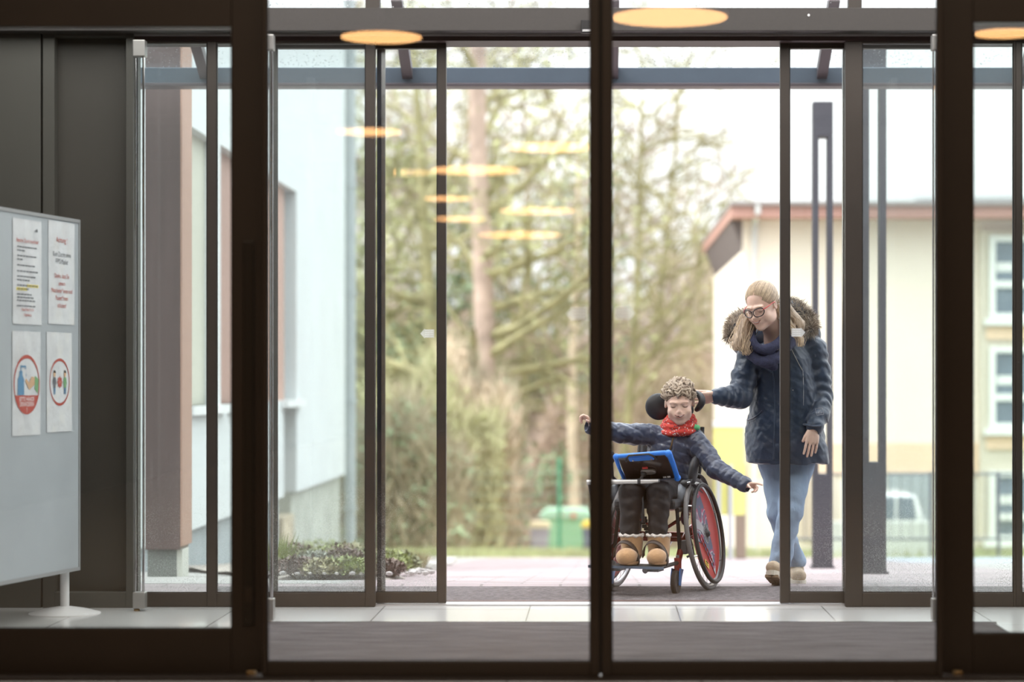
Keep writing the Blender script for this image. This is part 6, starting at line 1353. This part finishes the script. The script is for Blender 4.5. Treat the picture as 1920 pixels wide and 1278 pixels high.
for px, py in ((1369, 672), (1408, 670), (1486, 731), (1407, 793)):
    p = onK(px, py, .0)
    if p is None: continue
    mb = MB(); mb.lathe(p, (0, -1, 0), [(.0035, 0), (.0035, .003)], 10); mb.build('snap_button', M_zip, wo_)
# fur-trimmed hood
FP = spl([PP(1368, 634, 12.30), PP(1374, 612, 12.36), PP(1388, 598, 12.46), PP(1420, 590, 12.54), PP(1462, 574, 12.54), PP(1488, 578, 12.46), PP(1508, 592, 12.40), PP(1520, 606, 12.36), PP(1520, 620, 12.32)], 6)
FV = Vox(np.min(FP, 0) - .09, np.max(FP, 0) + .09, .005); chain(FV, FP, [.008 + .030 * math.sin(math.pi * i / (len(FP) - 1)) for i in range(len(FP))], .01)
FV.add(cap(PP(1400, 640, 12.46), PP(1510, 628, 12.48), .085, .085), .03); FV.build('hood', M_park, wo_)
rn = random.Random(6); fm = [MB(), MB(), MB()]
for _ in range(8500):
    i = rn.uniform(0, len(FP) - 1.001); k = int(i); p = FP[k] * (1 - i + k) + FP[k + 1] * (i - k); t = unit(FP[k + 1] - FP[k]); n = rn.gauss(0, 1), rn.gauss(0, 1), rn.gauss(0, 1); n = np.array(n); n = unit(n - t * (n @ t))
    r0 = .010 + .026 * math.sin(math.pi * i / (len(FP) - 1)); ln = rn.uniform(.025, .05) * (1 if rn.random() < .85 else 1.35); et = (i < .6) * -1.2 + (i > len(FP) - 1.8) * 1.2; d = unit(n + t * (rn.gauss(0, .45) + et) + v3(0, 0, -.25)); s = np.cross(d, t) * .0013
    a = p + n * r0 * .9; c = a + d * ln * .55; b = a + d * ln + v3(0, 0, -.006)
    fm[0 if rn.random() < .42 else (1 if rn.random() < .6 else 2)].add([a - s, a + s, c + s * .8, b, c - s * .8], [(0, 1, 2, 3, 4)])
for m_, nme, c in zip(fm, ('brown_fur', 'pale_fur', 'dark_fur'), ((.46, .38, .30), (.74, .66, .57), (.22, .18, .15))): m_.build(nme, mat(nme, c, .9, 0, .25, 30), wo_)
# jeans
def denim():
    m = mat('washed_denim', (.27, .36, .49), .8, 0, .14, 14, .3, 200, stretch=(1, 1, .3)); return m
JN = Vox((X(1405, 12.4), 12.15, .04), (X(1545, 12.5), 12.80, .80), .0036)
jw = lambda t, P: .004 * noise3((P[0], P[1], P[2] * 1.6), 34, 4)
chain(JN, [hpR, kR, kR + (aR - kR) * .5, aR + v3(0, 0, .012)], [.074, .055, .053, .055], .015, jw)
chain(JN, [hpL, kL, kL + (aL - kL) * .5, aL + v3(.01, 0, .006)], [.082, .065, .059, .060], .015, jw)
JN.add(cap(hpR, hpL, .088, .088), .03); JN.displace(lambda P: .0018 * noise3(P, 80, 2)); 
zc = float(Z(1052, 12.32))
JN.add(ell(aL + v3(.0, 0, -.055), (.12, .11, .052)), .003, True); JN.add(ell(aR + v3(0, 0, -.06), (.11, .11, .052)), .003, True)
JN.build('jeans', denim(), wo_)
# shoes
M_shoe = mat('sand_suede_boot', (.46, .36, .26), .85, 0, .15, 20, .2, 120); M_ssole = mat('cream_rubber_sole', (.56, .51, .43), .7); M_tread = mat('brown_tread', (.27, .19, .12), .8)
def shoe(an, yaw, pitch, heel_drop, label):
    a = np.array(an); Mr = np.array(Matrix.Rotation(yaw, 3, 'Z') @ Matrix.Rotation(pitch, 3, 'X'))
    w = lambda x, y, z: a + Mr @ v3(x, y, z)
    B = Vox(a - .20, a + .20, .0035)
    B.add(cap(w(0, .01, .03), w(0, .01, -.03), .045, .045), .02); B.add(cap(w(0, .035, -.045), w(0, -.14, -.052), .038, .040, None, (Mr @ v3(0, 0, 1), 1.1)), .02); B.add(ell(w(0, -.06, -.135), (.3, .3, .056), Mr), .003, True)
    b = B.build('boot', M_shoe, wo_)
    pr = [(.046 * math.sin(t) * (1 + .10 * math.cos(t)), -.055 + .140 * -math.cos(t)) for t in [R(k * 15) for k in range(24)]]
    mb = MB(); mb.prism(pr, lambda u, v, d: w(u, v, -.100 + d), .026); so = mb.build('sole', M_ssole, b)
    mb = MB()
    for k in range(9):
        y = -.175 + k * .030; 
        if k == 6: continue
        for q in (-1, 1): mb.obox(w(q * .019, y, -.105), Mr[:, 0], Mr[:, 1], Mr[:, 2], .016, .009, .007)
    mb.build('tread', M_tread, b)
    mb = MB()
    for k in range(4): mb.tube([w(-.018, -.055 - .016 * k, -.012 - .004 * k), w(.018, -.062 - .016 * k, -.012 - .004 * k)], .0022, 5)
    mb.build('laces', M_ssole, b)
shoe(aL + v3(-.0, 0, .012), R(-14), R(-16), 0, ''); shoe(aR + v3(0, 0, .0), R(2), R(0), 0, '')
